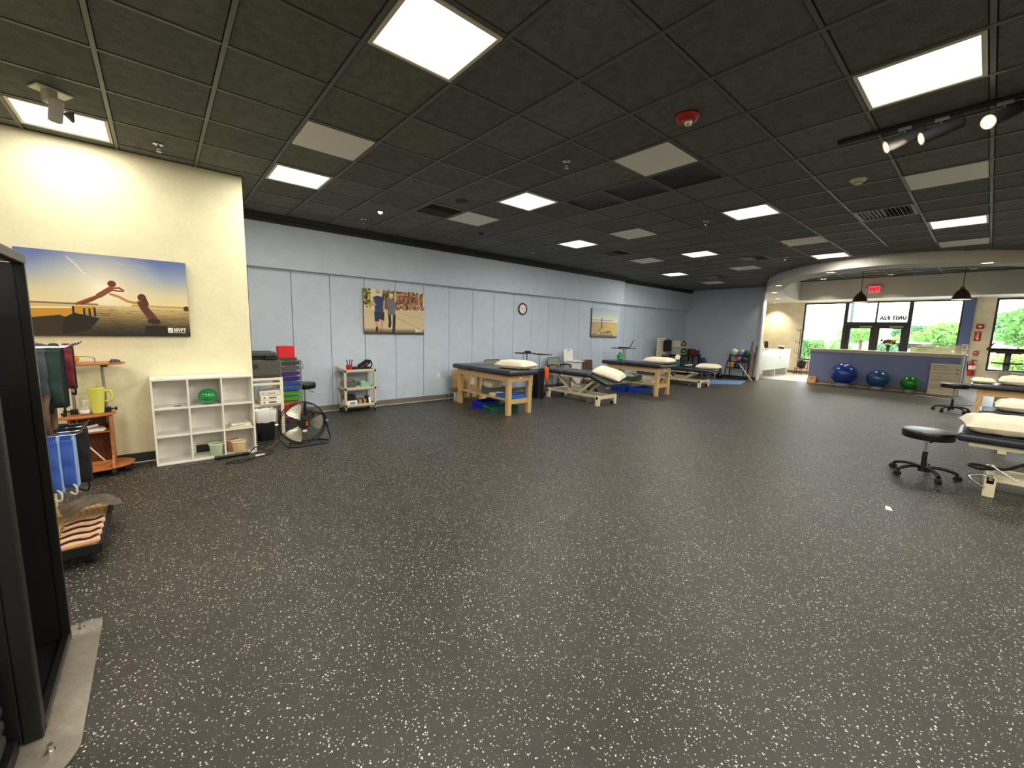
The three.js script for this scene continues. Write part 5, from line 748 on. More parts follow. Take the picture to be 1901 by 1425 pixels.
{
  const st = new THREE.Shape(); for (let k = 0; k < 10; k++) { const a = k * PI / 5 + PI / 2, r = k % 2 ? 0.06 : 0.105; st[k ? 'lineTo' : 'moveTo'](Math.cos(a) * r, Math.sin(a) * r); } st.closePath();
  solo('star_cushion', 'green star shaped block at the head of the farther wooden table', 'block', ext(st, 0.05, 0.008, 0, 0.095, 0), M('#2f9a56', 0.6), [9.42, 0.787, -6.5]);
  const o = thing('laptop_stand', 'tall rolling stand with an open laptop by the wall', 'stand', [10.2, 0, -6.9]); part(o, 'tray', rb(0.66, 0.025, 0.4, 0.008, 0, 1.08, 0), M('#4a3a34', 0.5)); part(o, 'pole', [rod([0, 0.05, 0], [0, 1.07, 0], 0.016), rod([0.1, 0.05, 0], [0.1, 1.07, 0], 0.016)], K.steel); part(o, 'base', [rb(0.6, 0.04, 0.06, 0.01, 0.05, 0.04, 0.12), rb(0.6, 0.04, 0.06, 0.01, 0.05, 0.04, -0.12), rb(0.08, 0.04, 0.28, 0.01, 0.05, 0.06, 0)], K.grey);
  const l = thing('laptop', 'open dark laptop seen from the side', 'laptop', [10.25, 1.093, -6.86], -0.977); part(l, 'keyboard_base', rb(0.3, 0.02, 0.34, 0.005, -0.06, 0.01, 0), K.black); part(l, 'screen', rb(0.014, 0.26, 0.34, 0.005, 0.16, 0.12, 0, 0, 0, -0.45), K.black);
  const u = thing('leaning_mat', 'dark brown panel standing behind the farther wooden table', 'panel', [9.0, 0, -7.2]); part(u, 'panel', rb(0.4, 0.75, 0.05, 0.02, 0, 0.375, 0, -0.1), M('#4d3526', 0.6)); part(u, 'edge_band', rb(0.41, 0.03, 0.06, 0.01, 0, 0.74, -0.07, -0.1), K.woodDark);
}
rollingStool(8.15, -6.5, 0.46, 'black stool behind the drooping table end', 0.18, 0.1);
// ---------------------------------------------------------------- far corner
{
  const s = thing('white_rack_panel', 'white upright hook panel in the far corner', 'panel', [13.32, 0, -7.45]); part(s, 'panel', rb(0.62, 1.38, 0.04, 0.008, 0, 0.69, 0), M('#d6cfbd', 0.6)); part(s, 'foot', [rb(0.08, 0.04, 0.4, 0.01, -0.24, 0.02, 0.12), rb(0.08, 0.04, 0.4, 0.01, 0.24, 0.02, 0.12)], M('#d6cfbd', 0.6)); for (const [x, y] of [[-0.2, 1.25], [0.1, 1.3], [0, 0.82]]) part(s, 'hook', rod([x, y, 0.02], [x, y + 0.02, 0.16], 0.008), K.steel);
  const b = thing('black_pack', 'black bag hanging on the white hook panel', 'bag', [13.48, 0.92, -7.33]); part(b, 'bag', rb(0.34, 0.4, 0.16, 0.06, 0, 0.2, 0), K.blackMatte); part(b, 'strap', tube([[-0.1, 0.38, 0], [-0.08, 0.42, 0.0], [0.08, 0.42, 0], [0.1, 0.38, 0]], 0.014, 20, 6), K.blackMatte);
  const r = thing('red_cuffs', 'dark red cuffs on the lower hook of the white panel', 'weights', [13.35, 0.6, -7.34]); part(r, 'cuff', [rb(0.14, 0.2, 0.06, 0.025, -0.09, 0.1, 0), rb(0.12, 0.19, 0.06, 0.025, 0.1, 0.1, 0)], M('#7a241f', 0.8)); part(r, 'strap', rb(0.34, 0.03, 0.07, 0.012, 0, 0.12, 0.0), K.blackMatte);
  const q = thing('black_side_table', 'black table in the far corner carrying bags', 'table', [14.75, 0, -7.3]); part(q, 'top', rb(1.5, 0.05, 0.5, 0.01, 0, 0.76, 0), K.black); for (const [x, z] of [[-0.7, 0.2], [0.7, 0.2], [-0.7, -0.2], [0.7, -0.2], [0.2, 0.2]]) part(q, 'leg', rspan(x - 0.025, x + 0.025, 0, 0.74, z - 0.025, z + 0.025, 0.004), K.black); part(q, 'lower_shelf', rb(1.4, 0.03, 0.42, 0.008, 0, 0.35, 0), K.black);
  const carry = (x, y, w, h, c, l) => { const o = thing('carry_bag', l, 'bag', [x, y, -7.28], 0, 'bags on the corner table'); part(o, 'bag', rb(w, h, 0.3, 0.03, 0, h / 2, 0), M(c, 0.8)); part(o, 'handle', tube([[-w * 0.3, h * 0.45, 0.155], [-w * 0.12, h * 0.85, 0.17], [w * 0.12, h * 0.85, 0.17], [w * 0.3, h * 0.45, 0.155]], 0.02, 30, 6, true), K.blackMatte); };
  carry(14.25, 0.79, 0.6, 0.24, '#9fb0a2', 'pale green bag with a black handle on the corner table'); carry(14.22, 1.035, 0.55, 0.26, '#c5c3b2', 'cream bag with a black handle on top of the stack');
  bin(14.95, 0.79, -7.28, 0.4, 0.2, 0.34, '#5d1a20', 'maroon bin in the middle of the corner table', 'maroon bins'); bin(15.35, 0.79, -7.28, 0.32, 0.14, 0.32, '#5d1a20', 'lower maroon bin at the end of the corner table', 'maroon bins'); bin(14.9, 0.368, -7.26, 0.46, 0.18, 0.34, '#6b6b66', 'grey bin on the lower shelf of the corner table', null);
  solo('blue_roll', 'blue rolled mat beside the corner table', 'mat', [rod([0, 0.03, 0.14], [0.12, 0.62, -0.1], 0.09, 24), rod([0, 0.012, 0.148], [0.123, 0.638, -0.107], 0.04, 18)], M('#24427a', 0.8), [15.3, 0.03, -6.85]);
  const bx1 = thing('teal_box', 'teal box standing on the far low table', 'box', [11.93, 0.527, -6.25]); part(bx1, 'carton', rb(0.32, 0.22, 0.26, 0.008, 0, 0.11, 0), M('#14584e', 0.6)); part(bx1, 'lid_edge', rb(0.325, 0.02, 0.265, 0.005, 0, 0.215, 0), M('#0f473f', 0.6));
  const bl = thing('bolster', 'cream bolster leaning out of the teal box', 'bolster', [12.22, 0.53, -6.35]); part(bl, 'roll', rod([0, 0.07, 0], [0.17, 0.32, 0], 0.075, 20), K.pillow); part(bl, 'foot_strap', [rod([0.06, 0.0, 0.05], [0.1, 0.12, 0.06], 0.02)], K.pillow);
  const dv = thing('black_device', 'small black device with white ends on the far low table', 'device', [12.3, 0.527, -5.95]); part(dv, 'body', rb(0.3, 0.05, 0.12, 0.02, 0, 0.026, 0), K.black); part(dv, 'white_end', [rb(0.08, 0.03, 0.1, 0.012, -0.12, 0.06, 0), rb(0.1, 0.03, 0.1, 0.012, 0.12, 0.06, 0)], K.paper);
  solo('exercise_mat', 'light blue exercise mat flat on the floor', 'mat', slab([[14.25 - 14, -6.07 + 5.5], [15.1 - 14, -5.26 + 5.5], [13.75 - 14, -4.94 + 5.5], [12.93 - 14, -5.6 + 5.5]], 0.001, 0.014), M('#5a84c0', 0.6), [14, 0, -5.5]);
  const k = thing('ball_rack', 'black three tier rack of medicine balls at the end wall', 'rack', [15.3, 0, -5.68]);
  for (const s of [-0.3, 0.3]) part(k, 'side_frame', tube([[-0.2, 0.02, s], [-0.18, 0.3, s], [-0.12, 0.45, s], [-0.05, 0.62, s], [0.06, 0.7, s], [0.1, 0.84, s], [0.12, 0.88, s], [0.2, 0.02, s]], 0.02, 50, 8), K.black); for (const [x, y] of [[-0.14, 0.4], [0.0, 0.4], [-0.03, 0.62], [0.08, 0.62], [0.06, 0.83], [0.15, 0.83], [0.0, 0.12]]) part(k, 'shelf_rail', rod([x, y, -0.31], [x, y, 0.31], 0.012), K.black);
  const ball = (x, y, z, r, c, l) => { const o = thing('medicine_ball', l, 'ball', [x, y, z], 0, 'medicine balls on the rack'); part(o, 'sphere', sp(r, 24, 0, r, 0), M(c, 0.35)); part(o, 'band', tor(r * 0.995, r * 0.05, 28, 0, r, 0, 0.4), M(c === '#d8d2c4' ? '#8a6a4a' : '#1a1d24', 0.5)); };
  ball(15.38, 0.83, -5.83, 0.12, '#d8d2c4', 'white medicine ball on the top tier'); ball(15.38, 0.83, -5.6, 0.115, '#7ea0c4', 'blue and white medicine ball on the top tier'); ball(15.36, 0.79, -5.4, 0.125, '#1f4a3a', 'dark green medicine ball on the top tier'); ball(15.28, 0.63, -5.63, 0.085, '#c2506a', 'pink ball on the middle tier'); ball(15.28, 0.6, -5.45, 0.11, '#1c3350', 'navy ball on the middle tier');
  for (const [z, c, l] of [[-5.82, '#b07a1e', 'amber canister on the lower tier'], [-5.64, '#1d2450', 'navy canister on the lower tier']]) { const o = thing('weight_canister', l, 'weight', [15.22, 0.412, z], 0, 'canisters on the ball rack'); part(o, 'body', lathe([[0, 0], [0.08, 0], [0.085, 0.02], [0.085, 0.16], [0.06, 0.19], [0, 0.19]], 22), M(c, 0.4)); part(o, 'lid', cy(0.06, 0.06, 0.02, 20, 0, 0.2, 0), K.black); }
  for (const [z, y, c, n, l] of [[-5.36, 1.33, '#5a4034', 0, 'longest dark brown stick leaning in the corner'], [-5.21, 1.2, '#3a2f2c', 0, 'dark stick nearest the white post'], [-5.31, 1.05, '#a88d62', 0, 'tan stick leaning by the ball rack'], [-5.26, 0.95, '#9a7a52', 0, 'shorter tan stick among the dark ones']]) solo('wood_stick', l, 'stick', rod([-0.12, 0, n], [0.06, y, 0], 0.015, 10), M(c, 0.6), [15.56, 0, z], 0, 'sticks in the corner');
  solo('leaning_pole', 'pale slanted pole resting on the ball rack', 'pole', rod([0, 0.02, 0.36], [0.05, 0.55, -0.1], 0.018, 10), M('#b9b4a4', 0.5), [15.05, 0, -5.43]);
  const db = thing('hand_weights', 'black kettle shaped weights on the floor beside the rack', 'weight', [15.1, 0, -6.15]); part(db, 'bell', [sp(0.11, 18, 0, 0.1, 0)], K.black); part(db, 'handle', tube([[-0.07, 0.16, 0], [-0.08, 0.28, 0], [0, 0.34, 0], [0.08, 0.28, 0], [0.07, 0.16, 0]], 0.02, 30, 8), K.black);
  const ch = thing('chrome_rack', 'small chrome stand of hand weights behind the far pillow', 'rack', [14.3, 0, -6.2]); part(ch, 'rails', [tube([[-0.3, 0.02, 0.1], [-0.28, 0.36, 0.08], [0.28, 0.36, 0.08], [0.3, 0.02, 0.1]], 0.014, 40, 8), tube([[-0.28, 0.02, -0.1], [-0.26, 0.28, -0.08], [0.26, 0.28, -0.08], [0.28, 0.02, -0.1]], 0.014, 40, 8)], K.chrome); part(ch, 'weights', [sp(0.05, 14, -0.1, 0.3, 0), sp(0.05, 14, 0.05, 0.3, 0), cy(0.04, 0.04, 0.1, 16, 0.18, 0.3, 0, 0, 0, PI / 2)], M('#b9b7b0', 0.4));
}
// ================================================================ reception
{
  const o = thing('reception_desk', 'blue half wall desk with a cream counter top', 'desk', [17.07, 0, -2.21]);
  part(o, 'front_wall', rspan(-0.07, 0.08, 0, 1.07, -1.77, 1.75, 0.004), K.deskBlue); part(o, 'counter_top', [rspan(-0.16, 0.32, 1.12, 1.165, -1.81, 1.84, 0.008), rspan(-0.1, 0.26, 1.065, 1.12, -1.79, 1.8, 0.006)], M('#d9d2be', 0.45)); part(o, 'end_panel', rspan(-0.09, 0.3, 0, 1.065, 1.75, 1.8, 0.004), M('#c3ccd6', 0.5)); part(o, 'kick_base', rspan(-0.083, -0.07, 0, 0.1, -1.77, 1.75, 0.003), M('#7a705f', 0.5)); part(o, 'work_surface', rspan(0.08, 0.7, 0.72, 0.75, -1.77, 1.75, 0.005), M('#cfc8b4', 0.5)); part(o, 'left_panel', rspan(0.08, 0.7, 0, 0.72, -1.77, -1.73, 0.004), K.whitePaint);
  const g = thing('sneeze_guard', 'clear upright acrylic screen on the desk counter', 'screen', [17.15, 1.165, -1.02]); part(g, 'sheet', span(-0.004, 0.004, 0, 0.25, -0.52, 0.53), M('#e6e2d6', 0.25, { transmission: 0.55, thickness: 0 })); part(g, 'edge', [span(-0.006, 0.006, 0.245, 0.255, -0.52, 0.53), span(-0.006, 0.006, 0, 0.25, 0.5, 0.506)], M('#8d968e', 0.3)); part(g, 'sign_text', [span(-0.006, -0.004, 0.14, 0.155, -0.38, -0.02), span(-0.006, -0.004, 0.08, 0.092, -0.39, -0.2), span(-0.006, -0.004, 0.17, 0.22, -0.47, -0.43)], M('#8d8674', 0.8), 'faint lettering on the screen');
  const n = thing('notice_sheet', 'white notice in a stand at the right end of the desk', 'notice', [17.2, 1.165, -0.45]); part(n, 'sheet', rspan(-0.004, 0.004, 0, 0.28, -0.06, 0.07, 0.002), K.paper); part(n, 'print_lines', [span(-0.006, -0.004, 0.22, 0.245, -0.04, 0.05), span(-0.006, -0.004, 0.16, 0.2, -0.03, 0.03), span(-0.006, -0.004, 0.1, 0.12, -0.04, 0.04)], M('#7a7568', 0.8)); part(n, 'foot', rb(0.06, 0.01, 0.13, 0.003, 0.02, 0.005, 0.005), M('#ddd8c8', 0.4));
  const v = thing('flower_vase', 'dark vase of autumn flowers on the desk counter', 'vase', [17.15, 1.165, -2.04]); part(v, 'vase', lathe([[0, 0], [0.035, 0], [0.04, 0.01], [0.045, 0.1], [0.06, 0.19], [0.055, 0.19], [0.035, 0.02]], 22), M('#4b4a58', 0.2)); part(v, 'stems', Array.from({ length: 8 }, (_, k) => rod([0, 0.05, 0], [Math.cos(k) * 0.1, 0.26, Math.sin(k) * 0.12], 0.004, 5)), M('#3e4a26', 0.8)); for (let k = 0; k < 16; k++) { const a = k * 2.4, r = 0.03 + 0.008 * k; part(v, 'bloom', sp(rr(0.028, 0.045), 9, Math.cos(a) * r * 0.7, rr(0.24, 0.34), Math.sin(a) * r * 1.15).scale(1, 1, 1), M(['#8a2f22', '#c8861e', '#6e2430', '#b9a02a', '#5a4a20'][k % 5], 0.8)); }
  const ballOn = (z, r, c, l) => { const o2 = thing('stability_ball', l, 'ball', [16.63, 0.055, z], 0, 'stability balls before the desk'); part(o2, 'sphere', sp(r, 40, 0, r * 0.98, 0), M(c, 0.22, { clearcoat: 0.4, clearcoatRoughness: 0.2 })); part(o2, 'ridges', [0.35, 0.6, 0.85].flatMap((q) => [tor(r * Math.sin(q * 1.2 + 0.25), 0.004, 44, 0, r * 0.98 + r * Math.cos(q * 1.2 + 0.25), 0, PI / 2)]), M(c, 0.3)); const s = thing('ball_ring', 'clear ring stand under the ' + l.split(' ').slice(0, 2).join(' ') + ' stability ball', 'stand', [16.63, 0, z], 0, 'clear ring stands'); part(s, 'ring', lathe([[r * 0.5, 0], [r * 0.55, 0], [r * 0.52, 0.1], [r * 0.47, 0.1], [r * 0.5, 0]], 34), M('#d6d8d6', 0.15, { transmission: 0.7, thickness: 0 })); part(s, 'lip', tor(r * 0.5, 0.008, 34, 0, 0.1, 0, PI / 2), M('#c9cbc9', 0.2)); };
  ballOn(-2.95, 0.345, '#173a94', 'large blue stability ball at the desk'); ballOn(-2.11, 0.275, '#1d4a7c', 'medium slate-blue stability ball at the desk'); ballOn(-1.39, 0.215, '#12781c', 'small green stability ball at the desk');
  const w = thing('whiteboard', 'cream dry erase board with handwriting leaning on the desk', 'board', [16.86, 0, -0.73]); part(w, 'board', rb(0.024, 0.87, 0.6, 0.01, 0.0, 0.44, 0, 0, 0, -0.06), M('#ded3b8', 0.5));
  const cv = print(512, 740, (c, a, b) => { c.fillStyle = '#ded3b8'; c.fillRect(0, 0, a, b); const rows = [[0.05, 0.5], [0.1, 0.62], [0.13, 0.15], [0.18, 0.78], [0.31, 0.82], [0.42, 0.4], [0.52, 0.86], [0.56, 0.3], [0.7, 0.5], [0.76, 0.7], [0.81, 0.6]]; for (const [y, l] of rows) { c.strokeStyle = '#6e6857'; c.lineWidth = 5; c.beginPath(); for (let x = 30; x < 30 + l * 440; x += 5) c.lineTo(x, y * b + rr(-7, 7)); c.stroke(); } for (const y of [0.15, 0.27]) { c.fillStyle = '#2c2a28'; c.fillRect(a - 70, y * b, 44, 20); } });
  part(w, 'handwriting', new THREE.PlaneGeometry(0.585, 0.85).rotateY(-PI / 2).translate(-0.0135, 0.44, 0).applyMatrix4(new THREE.Matrix4().makeRotationZ(-0.0)).translate(0, -0.44, 0).applyMatrix4(new THREE.Matrix4().makeRotationZ(-0.06)).translate(0, 0.44, 0), cv, 'handwritten lines', true);
  const wd = thing('slant_board', 'orange wooden wedge block at the left foot of the desk', 'block', [16.86, 0, -3.83]); part(wd, 'wedge', ext([[-0.1, 0], [0.1, 0], [0.1, 0.22], [0.06, 0.22]], 0.24, 0.004, 0, 0, -0.12), K.woodOrange); part(wd, 'grip_slot', rb(0.01, 0.025, 0.09, 0.004, 0.0, 0.15, 0, 0, 0, -0.6), K.woodDark);
  const f = thing('frosted_counter', 'white counter with a frosted glass front beside the post', 'counter', [18.0, 0, -5.5]); part(f, 'glass_front', rspan(-1.6, 1.72, 0.28, 1.0, 0.17, 0.19, 0.004), M('#dce6e2', 0.35, { clearcoat: 0.4 }), 'pale frosted front panel'); part(f, 'counter_top', rspan(-1.65, 1.78, 1.0, 1.035, -0.3, 0.2, 0.006), M('#d8d6cc', 0.4)); part(f, 'leg_panel', [rspan(0.2, 0.24, 0, 0.99, -0.28, 0.14, 0.004), rspan(-1.62, -1.58, 0, 0.99, -0.28, 0.14, 0.004), rspan(1.68, 1.72, 0, 0.99, -0.28, 0.14, 0.004)], K.whitePaint); part(f, 'end_panel', rspan(-1.65, -1.6, 0, 1.0, -0.3, 0.19, 0.004), M('#cfc8b4', 0.5)); part(f, 'logo_mark', [tor(0.05, 0.008, 24, 0.55, 0.72, 0.192), rod([0.52, 0.68, 0.193], [0.58, 0.86, 0.193], 0.008)], M('#c6d4d2', 0.4));
  const mo = thing('monitor', 'small dark monitor on the frosted counter', 'monitor', [17.4, 1.035, -5.5], 0.6); part(mo, 'screen', rb(0.34, 0.24, 0.03, 0.008, 0, 0.19, 0, -0.1), K.black); part(mo, 'stand', [cy(0.02, 0.02, 0.08, 12, 0, 0.05, -0.02), cy(0.08, 0.09, 0.012, 24, 0, 0.006, 0)], K.black);
  const ph = thing('desk_phone', 'dark phone with white handset on the frosted counter', 'phone', [19.0, 1.035, -5.45], 0.2); part(ph, 'base', rb(0.22, 0.09, 0.2, 0.02, 0, 0.05, 0, 0.3), M('#4a3d38', 0.5)); part(ph, 'handset', rb(0.05, 0.05, 0.22, 0.02, -0.09, 0.12, 0), K.paper);
  const it = thing('paper_tray', 'white papers piled at the post end of the frosted counter', 'papers', [16.75, 1.035, -5.45]); part(it, 'pile', rb(0.3, 0.08, 0.22, 0.01, 0, 0.04, 0, 0, 0.2), K.paper); part(it, 'crumple', sp(0.07, 10, 0.05, 0.13, 0), K.paper);
  const ct = thing('coat_tree', 'thin dark coat tree beside the left window', 'coat tree', [20.47, 0.006, -5.22]); part(ct, 'pole', rod([0, 0, 0], [0, 1.9, 0], 0.014), K.frame); for (const y of [0.9, 1.35, 1.85]) part(ct, 'hook', [tube([[0, y - 0.06, 0], [-0.04, y - 0.05, -0.1], [-0.03, y + 0.05, -0.15]], 0.008, 16, 6), tube([[0, y - 0.06, 0], [-0.04, y - 0.05, 0.1], [-0.03, y + 0.05, 0.15]], 0.008, 16, 6)], K.frame); part(ct, 'base', cy(0.16, 0.18, 0.02, 26, 0, 0.01, 0), K.frame);
  const wc = thing('small_chair', 'small wooden chair with a black bag by the front wall', 'chair', [20.0, 0.006, -4.95], -0.4); part(wc, 'seat', rb(0.34, 0.03, 0.34, 0.008, 0, 0.26, 0), M('#8a4a34', 0.6)); for (const [x, z] of [[-0.15, -0.15], [0.15, -0.15], [-0.15, 0.15], [0.15, 0.15]]) part(wc, 'leg', rod([x, 0, z], [x, x > 0 ? 0.55 : 0.26, z], 0.014), M('#8a4a34', 0.6)); part(wc, 'back_rail', rod([0.15, 0.52, -0.16], [0.15, 0.52, 0.16], 0.018), M('#8a4a34', 0.6));
  const bg = thing('black_tote', 'black bag resting on the small wooden chair', 'bag', [19.97, 0.284, -4.95], -0.4); part(bg, 'bag', rb(0.28, 0.3, 0.2, 0.05, 0.02, 0.15, 0, 0, 0, -0.3), K.blackMatte); part(bg, 'strap', tube([[0.08, 0.28, -0.05], [0.16, 0.38, 0], [0.08, 0.28, 0.05]], 0.01, 20, 6), K.blackMatte);
  const fe = thing('fire_extinguisher', 'red fire extinguisher hung on the front wall', 'extinguisher', [20.6, 0.4, -0.3]); part(fe, 'cylinder', lathe([[0, 0], [0.075, 0], [0.08, 0.02], [0.08, 0.38], [0.05, 0.44], [0.025, 0.46], [0, 0.46]], 26), K.red); part(fe, 'label_band', cy(0.081, 0.081, 0.13, 26, 0, 0.27, 0), K.paper); part(fe, 'valve', [cy(0.02, 0.02, 0.06, 14, 0, 0.48, 0), rb(0.03, 0.02, 0.14, 0.006, 0, 0.52, 0.03, 0.15)], K.black); part(fe, 'hose', tube([[0, 0.49, -0.02], [-0.02, 0.46, -0.1], [-0.02, 0.3, -0.1], [-0.02, 0.16, -0.09]], 0.012, 30, 8), K.black); part(fe, 'bracket', rb(0.02, 0.06, 0.1, 0.004, 0.085, 0.3, 0), K.steel);
  const as = print(128, 256, (c, a, b) => { c.fillStyle = '#b8281e'; c.fillRect(0, 0, a, b); c.fillStyle = '#ffe0d0'; c.fillRect(50, 60, 28, 120); c.beginPath(); c.moveTo(24, 176); c.lineTo(104, 176); c.lineTo(64, 236); c.fill(); c.font = 'bold 34px sans-serif'; c.textAlign = 'center'; c.fillText('FIRE', 64, 42); c.font = 'bold 14px sans-serif'; c.save(); c.translate(34, 150); c.rotate(-PI / 2); c.fillText('EXTINGUISHER', 20, 0, 110); c.restore(); });
  const sg = thing('extinguisher_sign', 'red arrow sign above the fire extinguisher', 'sign', [20.69, 1.71, -0.29]); part(sg, 'plate', rspan(-0.003, 0.008, -0.16, 0.16, -0.08, 0.08, 0.002), K.red); part(sg, 'print', new THREE.PlaneGeometry(0.155, 0.315).rotateY(-PI / 2).translate(-0.004, 0, 0), as, undefined, true);
  const pu = thing('strobe_alarm', 'red wall strobe above the arrow sign', 'alarm', [20.69, 2.03, -0.27]); part(pu, 'plate', rspan(-0.05, 0.008, -0.075, 0.075, -0.085, 0.085, 0.01), K.red); part(pu, 'lens', rb(0.03, 0.05, 0.08, 0.01, -0.055, 0, 0), K.paper);
  const ps = thing('pull_station', 'small red pull station above the extinguisher', 'alarm', [20.69, 1.15, -0.27]); part(ps, 'box', rspan(-0.05, 0.008, -0.065, 0.065, -0.06, 0.06, 0.008), K.red); part(ps, 'handle', rb(0.015, 0.03, 0.08, 0.005, -0.055, 0.0, 0), K.paper);
  // upright exercise bike behind the farthest right table
  const b = thing('exercise_bike', 'upright exercise bike silhouetted before the right window', 'bike', [13.4, 0, 0.28]); part(b, 'base', [rb(0.9, 0.06, 0.1, 0.02, 0, 0.06, 0), rb(0.08, 0.05, 0.5, 0.02, -0.4, 0.03, 0), rb(0.08, 0.05, 0.5, 0.02, 0.42, 0.03, 0)], K.black); part(b, 'shroud', ext([[-0.25, 0.1], [0.25, 0.1], [0.2, 0.55], [0.08, 0.9], [-0.06, 0.92], [-0.2, 0.5]], 0.14, 0.01, 0, 0, -0.07), M('#77705f', 0.5)); part(b, 'post', [rod([0.0, 0.85, 0], [0.08, 1.32, 0], 0.045, 16)], M('#3f4046', 0.5)); part(b, 'seat_bar', [rb(0.1, 0.03, 0.44, 0.012, -0.02, 1.09, 0.0)], K.black); part(b, 'console', [rb(0.2, 0.04, 0.5, 0.012, 0.05, 1.35, 0.0, 0, 0, 0.35)], K.frame); part(b, 'tray', rb(0.2, 0.02, 0.34, 0.006, 0.02, 1.3, 0), K.black); part(b, 'handle', [tube([[0, 1.33, -0.2], [-0.06, 1.37, -0.3], [-0.05, 1.43, -0.26], [0, 1.5, -0.22]], 0.014, 24, 8), tube([[0, 1.33, 0.2], [-0.06, 1.37, 0.3], [-0.05, 1.43, 0.26], [0, 1.5, 0.2]], 0.014, 24, 8)], K.black); part(b, 'crank', [cy(0.1, 0.1, 0.02, 24, 0.05, 0.35, 0.09, PI / 2), rb(0.1, 0.03, 0.08, 0.008, 0.05, 0.2, 0.16), rb(0.1, 0.03, 0.08, 0.008, 0.05, 0.5, -0.16)], K.black);
}
// ================================================================ outdoors
struct('ground_outside', [span(20.9, 95, -0.14, -0.04, -60, 60)], mottled([176, 176, 172], 0.9, 0.08, 0.3), 'pale parking lot outside', 'ground'); struct('path_outside', span(20.9, 24.5, -0.04, -0.01, -40, 40), mottled([205, 203, 196], 0.9, 0.06, 0.6), 'pale walk along the shop front', 'ground');
const LEAF = ['#5d9440', '#79ad52', '#558c5c', '#93b95f'].map((c) => Object.assign(M(c, 1, { transmission: 0.5, thickness: 0 }), { side: THREE.DoubleSide }));
function foliage(rx, ry, rz, n, s, low) {          // many small leaf quads over a lumpy crown
  const pos = [], nor = []; const lobes = Array.from({ length: 9 }, () => [rr(-0.6, 0.6), rr(-0.4, 0.6), rr(-0.6, 0.6), rr(0.35, 0.6)]);
  for (let k = 0; k < n; k++) {
    const L = lobes[k % 9], a = rnd() * PI * 2, b = Math.acos(rr(-1, 1)), q = L[3] * Math.pow(rnd(), 0.25), c = V((L[0] + q * Math.sin(b) * Math.cos(a)) * rx, (L[1] + q * Math.cos(b)) * ry + low, (L[2] + q * Math.sin(b) * Math.sin(a)) * rz), u = V(rr(-1, 1), rr(-1, 1), rr(-1, 1)).normalize().multiplyScalar(s), w = V(rr(-1, 1), rr(-1, 1), rr(-1, 1)).cross(u).normalize().multiplyScalar(s * 0.6), m = w.clone().cross(u).normalize();
    const P = [c.clone().sub(u), c.clone().add(w), c.clone().add(u), c.clone().sub(u), c.clone().add(u), c.clone().sub(w)]; for (const p of P) { pos.push(p.x, p.y, p.z); nor.push(m.x, m.y, m.z); }
  }
  const g = new THREE.BufferGeometry(); g.setAttribute('position', new THREE.Float32BufferAttribute(pos, 3)); g.setAttribute('normal', new THREE.Float32BufferAttribute(nor, 3)); return g;
}
function tree(x, z, h, r, m, label) { const o = thing('tree', label, 'tree', [x, -0.04, z], 0, 'trees outside the windows'); part(o, 'trunk', [rod([0, 0, 0], [0.1, h * 0.6, 0.05], r * 0.09, 8, r * 0.05), rod([0.08, h * 0.4, 0], [r * 0.4, h * 0.7, 0.2], r * 0.045, 6), rod([0.08, h * 0.45, 0], [-r * 0.3, h * 0.7, -0.3], r * 0.045, 6)], M('#5c4a38', 0.9)); const f = part(o, 'crown', foliage(r, h * 0.36, r, 2600, r * 0.085, h * 0.68), LEAF[m]); f.userData.kind = 'stuff'; }
function bush(x, z, h, r, d, m, label) { const o = thing('bush', label, 'bush', [x, -0.04, z], 0, 'hedges outside the windows'); const f = part(o, 'leaves', foliage(d, h * 0.62, r, 1800, 0.11, h * 0.5), LEAF[m]); f.userData.kind = 'stuff'; part(o, 'stems', [rod([0, 0, -r * 0.3], [0, h * 0.5, -r * 0.3], 0.04, 6), rod([0, 0, r * 0.3], [0.1, h * 0.5, r * 0.3], 0.04, 6)], M('#5c4a38', 0.9)); }
tree(46, -2.4, 2.9, 2.4, 1, 'pale green tree seen through the right door window'); tree(40, 2.4, 3.5, 2.4, 0, 'large green tree filling the far right window'); tree(58, 1.8, 4.4, 2.8, 2, 'darker tree between the two right windows'); tree(60, -9.5, 3.0, 2.0, 1, 'light tree beyond the glass doors'); tree(62, -16.6, 3.0, 1.6, 0, 'small tree beyond the left window'); tree(68, -6.2, 3.2, 2.0, 2, 'distant tree behind the right door');
bush(33, -6.2, 1.3, 1.0, 0.8, 1, 'bright hedge below the left window'); bush(36, -8.8, 1.3, 1.0, 0.8, 0, 'green hedge left of the glass doors'); bush(31, 1.1, 1.2, 0.9, 0.8, 3, 'yellow green hedge outside the far right window'); bush(33.5, -1.9, 1.2, 1.2, 0.8, 1, 'green hedge outside the window right of the doors'); bush(40, -4.6, 1.3, 1.0, 0.8, 2, 'darker hedge behind the glass doors');
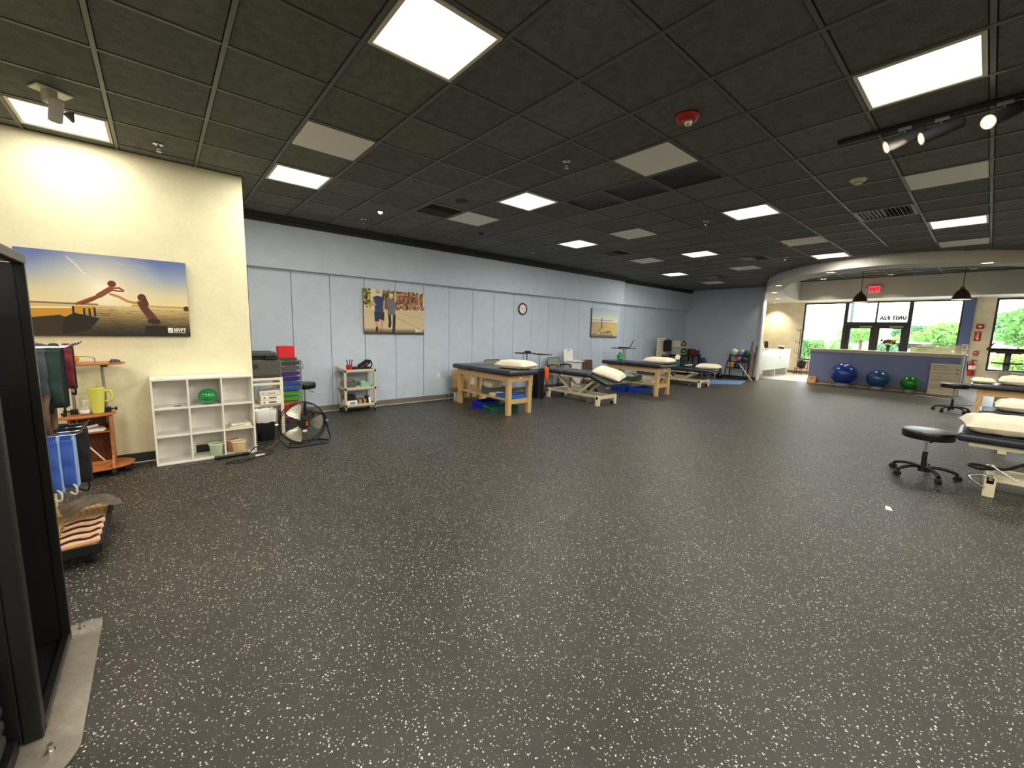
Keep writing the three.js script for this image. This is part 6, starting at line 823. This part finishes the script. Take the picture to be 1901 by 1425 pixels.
function car(x, z, c, label, turn = 0) {
  const o = thing('car', label, 'car', [x, -0.04, z], turn, 'parked cars outside'); part(o, 'body', ext([[-2.2, 0.3], [-2.25, 0.75], [-1.5, 0.9], [-0.9, 1.4], [0.9, 1.42], [1.6, 0.95], [2.2, 0.85], [2.25, 0.35]], 1.6, 0.06, 0, 0, -0.8), M(c, 0.25, { clearcoat: 1 })); part(o, 'windows', ext([[-1.35, 0.92], [-0.85, 1.34], [0.85, 1.36], [1.4, 0.95]], 1.74, 0.0, 0, 0, -0.87), M('#22282c', 0.1)); for (const [a, b] of [[-1.4, 0.8], [1.4, 0.8], [-1.4, -0.8], [1.4, -0.8]]) part(o, 'wheel', cy(0.33, 0.33, 0.22, 22, a, 0.33, b, PI / 2), K.rubber);
}
car(27, 3.4, '#2c3136', 'dark parked car low in the far right window', 1.5); car(42, -3.9, '#c9cfd2', 'pale parked car behind the right door', 1.4); car(30.5, -9.9, '#8fa9c0', 'light blue parked car low in the left window', 0.3);
for (const [x, z, h, l] of [[34, -6.0, 6.5, 'grey lamp post behind the left glass door'], [58, -14.5, 7, 'distant lamp post through the left window']]) { const o = thing('lamp_post', l, 'lamp post', [x, -0.04, z], 0, 'lamp posts outside'); part(o, 'pole', rod([0, 0, 0], [0, h, 0], 0.1, 12, 0.07), M('#3d4a55', 0.5)); part(o, 'lamp_head', rb(0.6, 0.12, 0.3, 0.04, -0.3, h, 0), M('#3d4a55', 0.5)); }
{ const o = thing('far_store', 'low pale shop building across the parking lot', 'building', [78, -0.04, -17]); part(o, 'wall', span(-3, 3, 0, 4.2, -9, 9), M('#ecebe6', 0.8)); part(o, 'parapet', rspan(-3.2, 3.2, 4.2, 4.6, -9.2, 9.2, 0.05), M('#b9b3a8', 0.8)); for (let k = 0; k < 5; k++) part(o, 'shop_window', span(-3.05, -3, 0.6, 2.8, -8 + k * 3.4, -5.6 + k * 3.4), M('#c3ccd0', 0.2)); }
scene.traverse((o) => { if (o.isMesh) { o.castShadow = true; o.receiveShadow = true; } if (o.isSpotLight || o.isPointLight) { o.castShadow = true; o.shadow.radius = 2; } });
renderer.render(scene, camera);
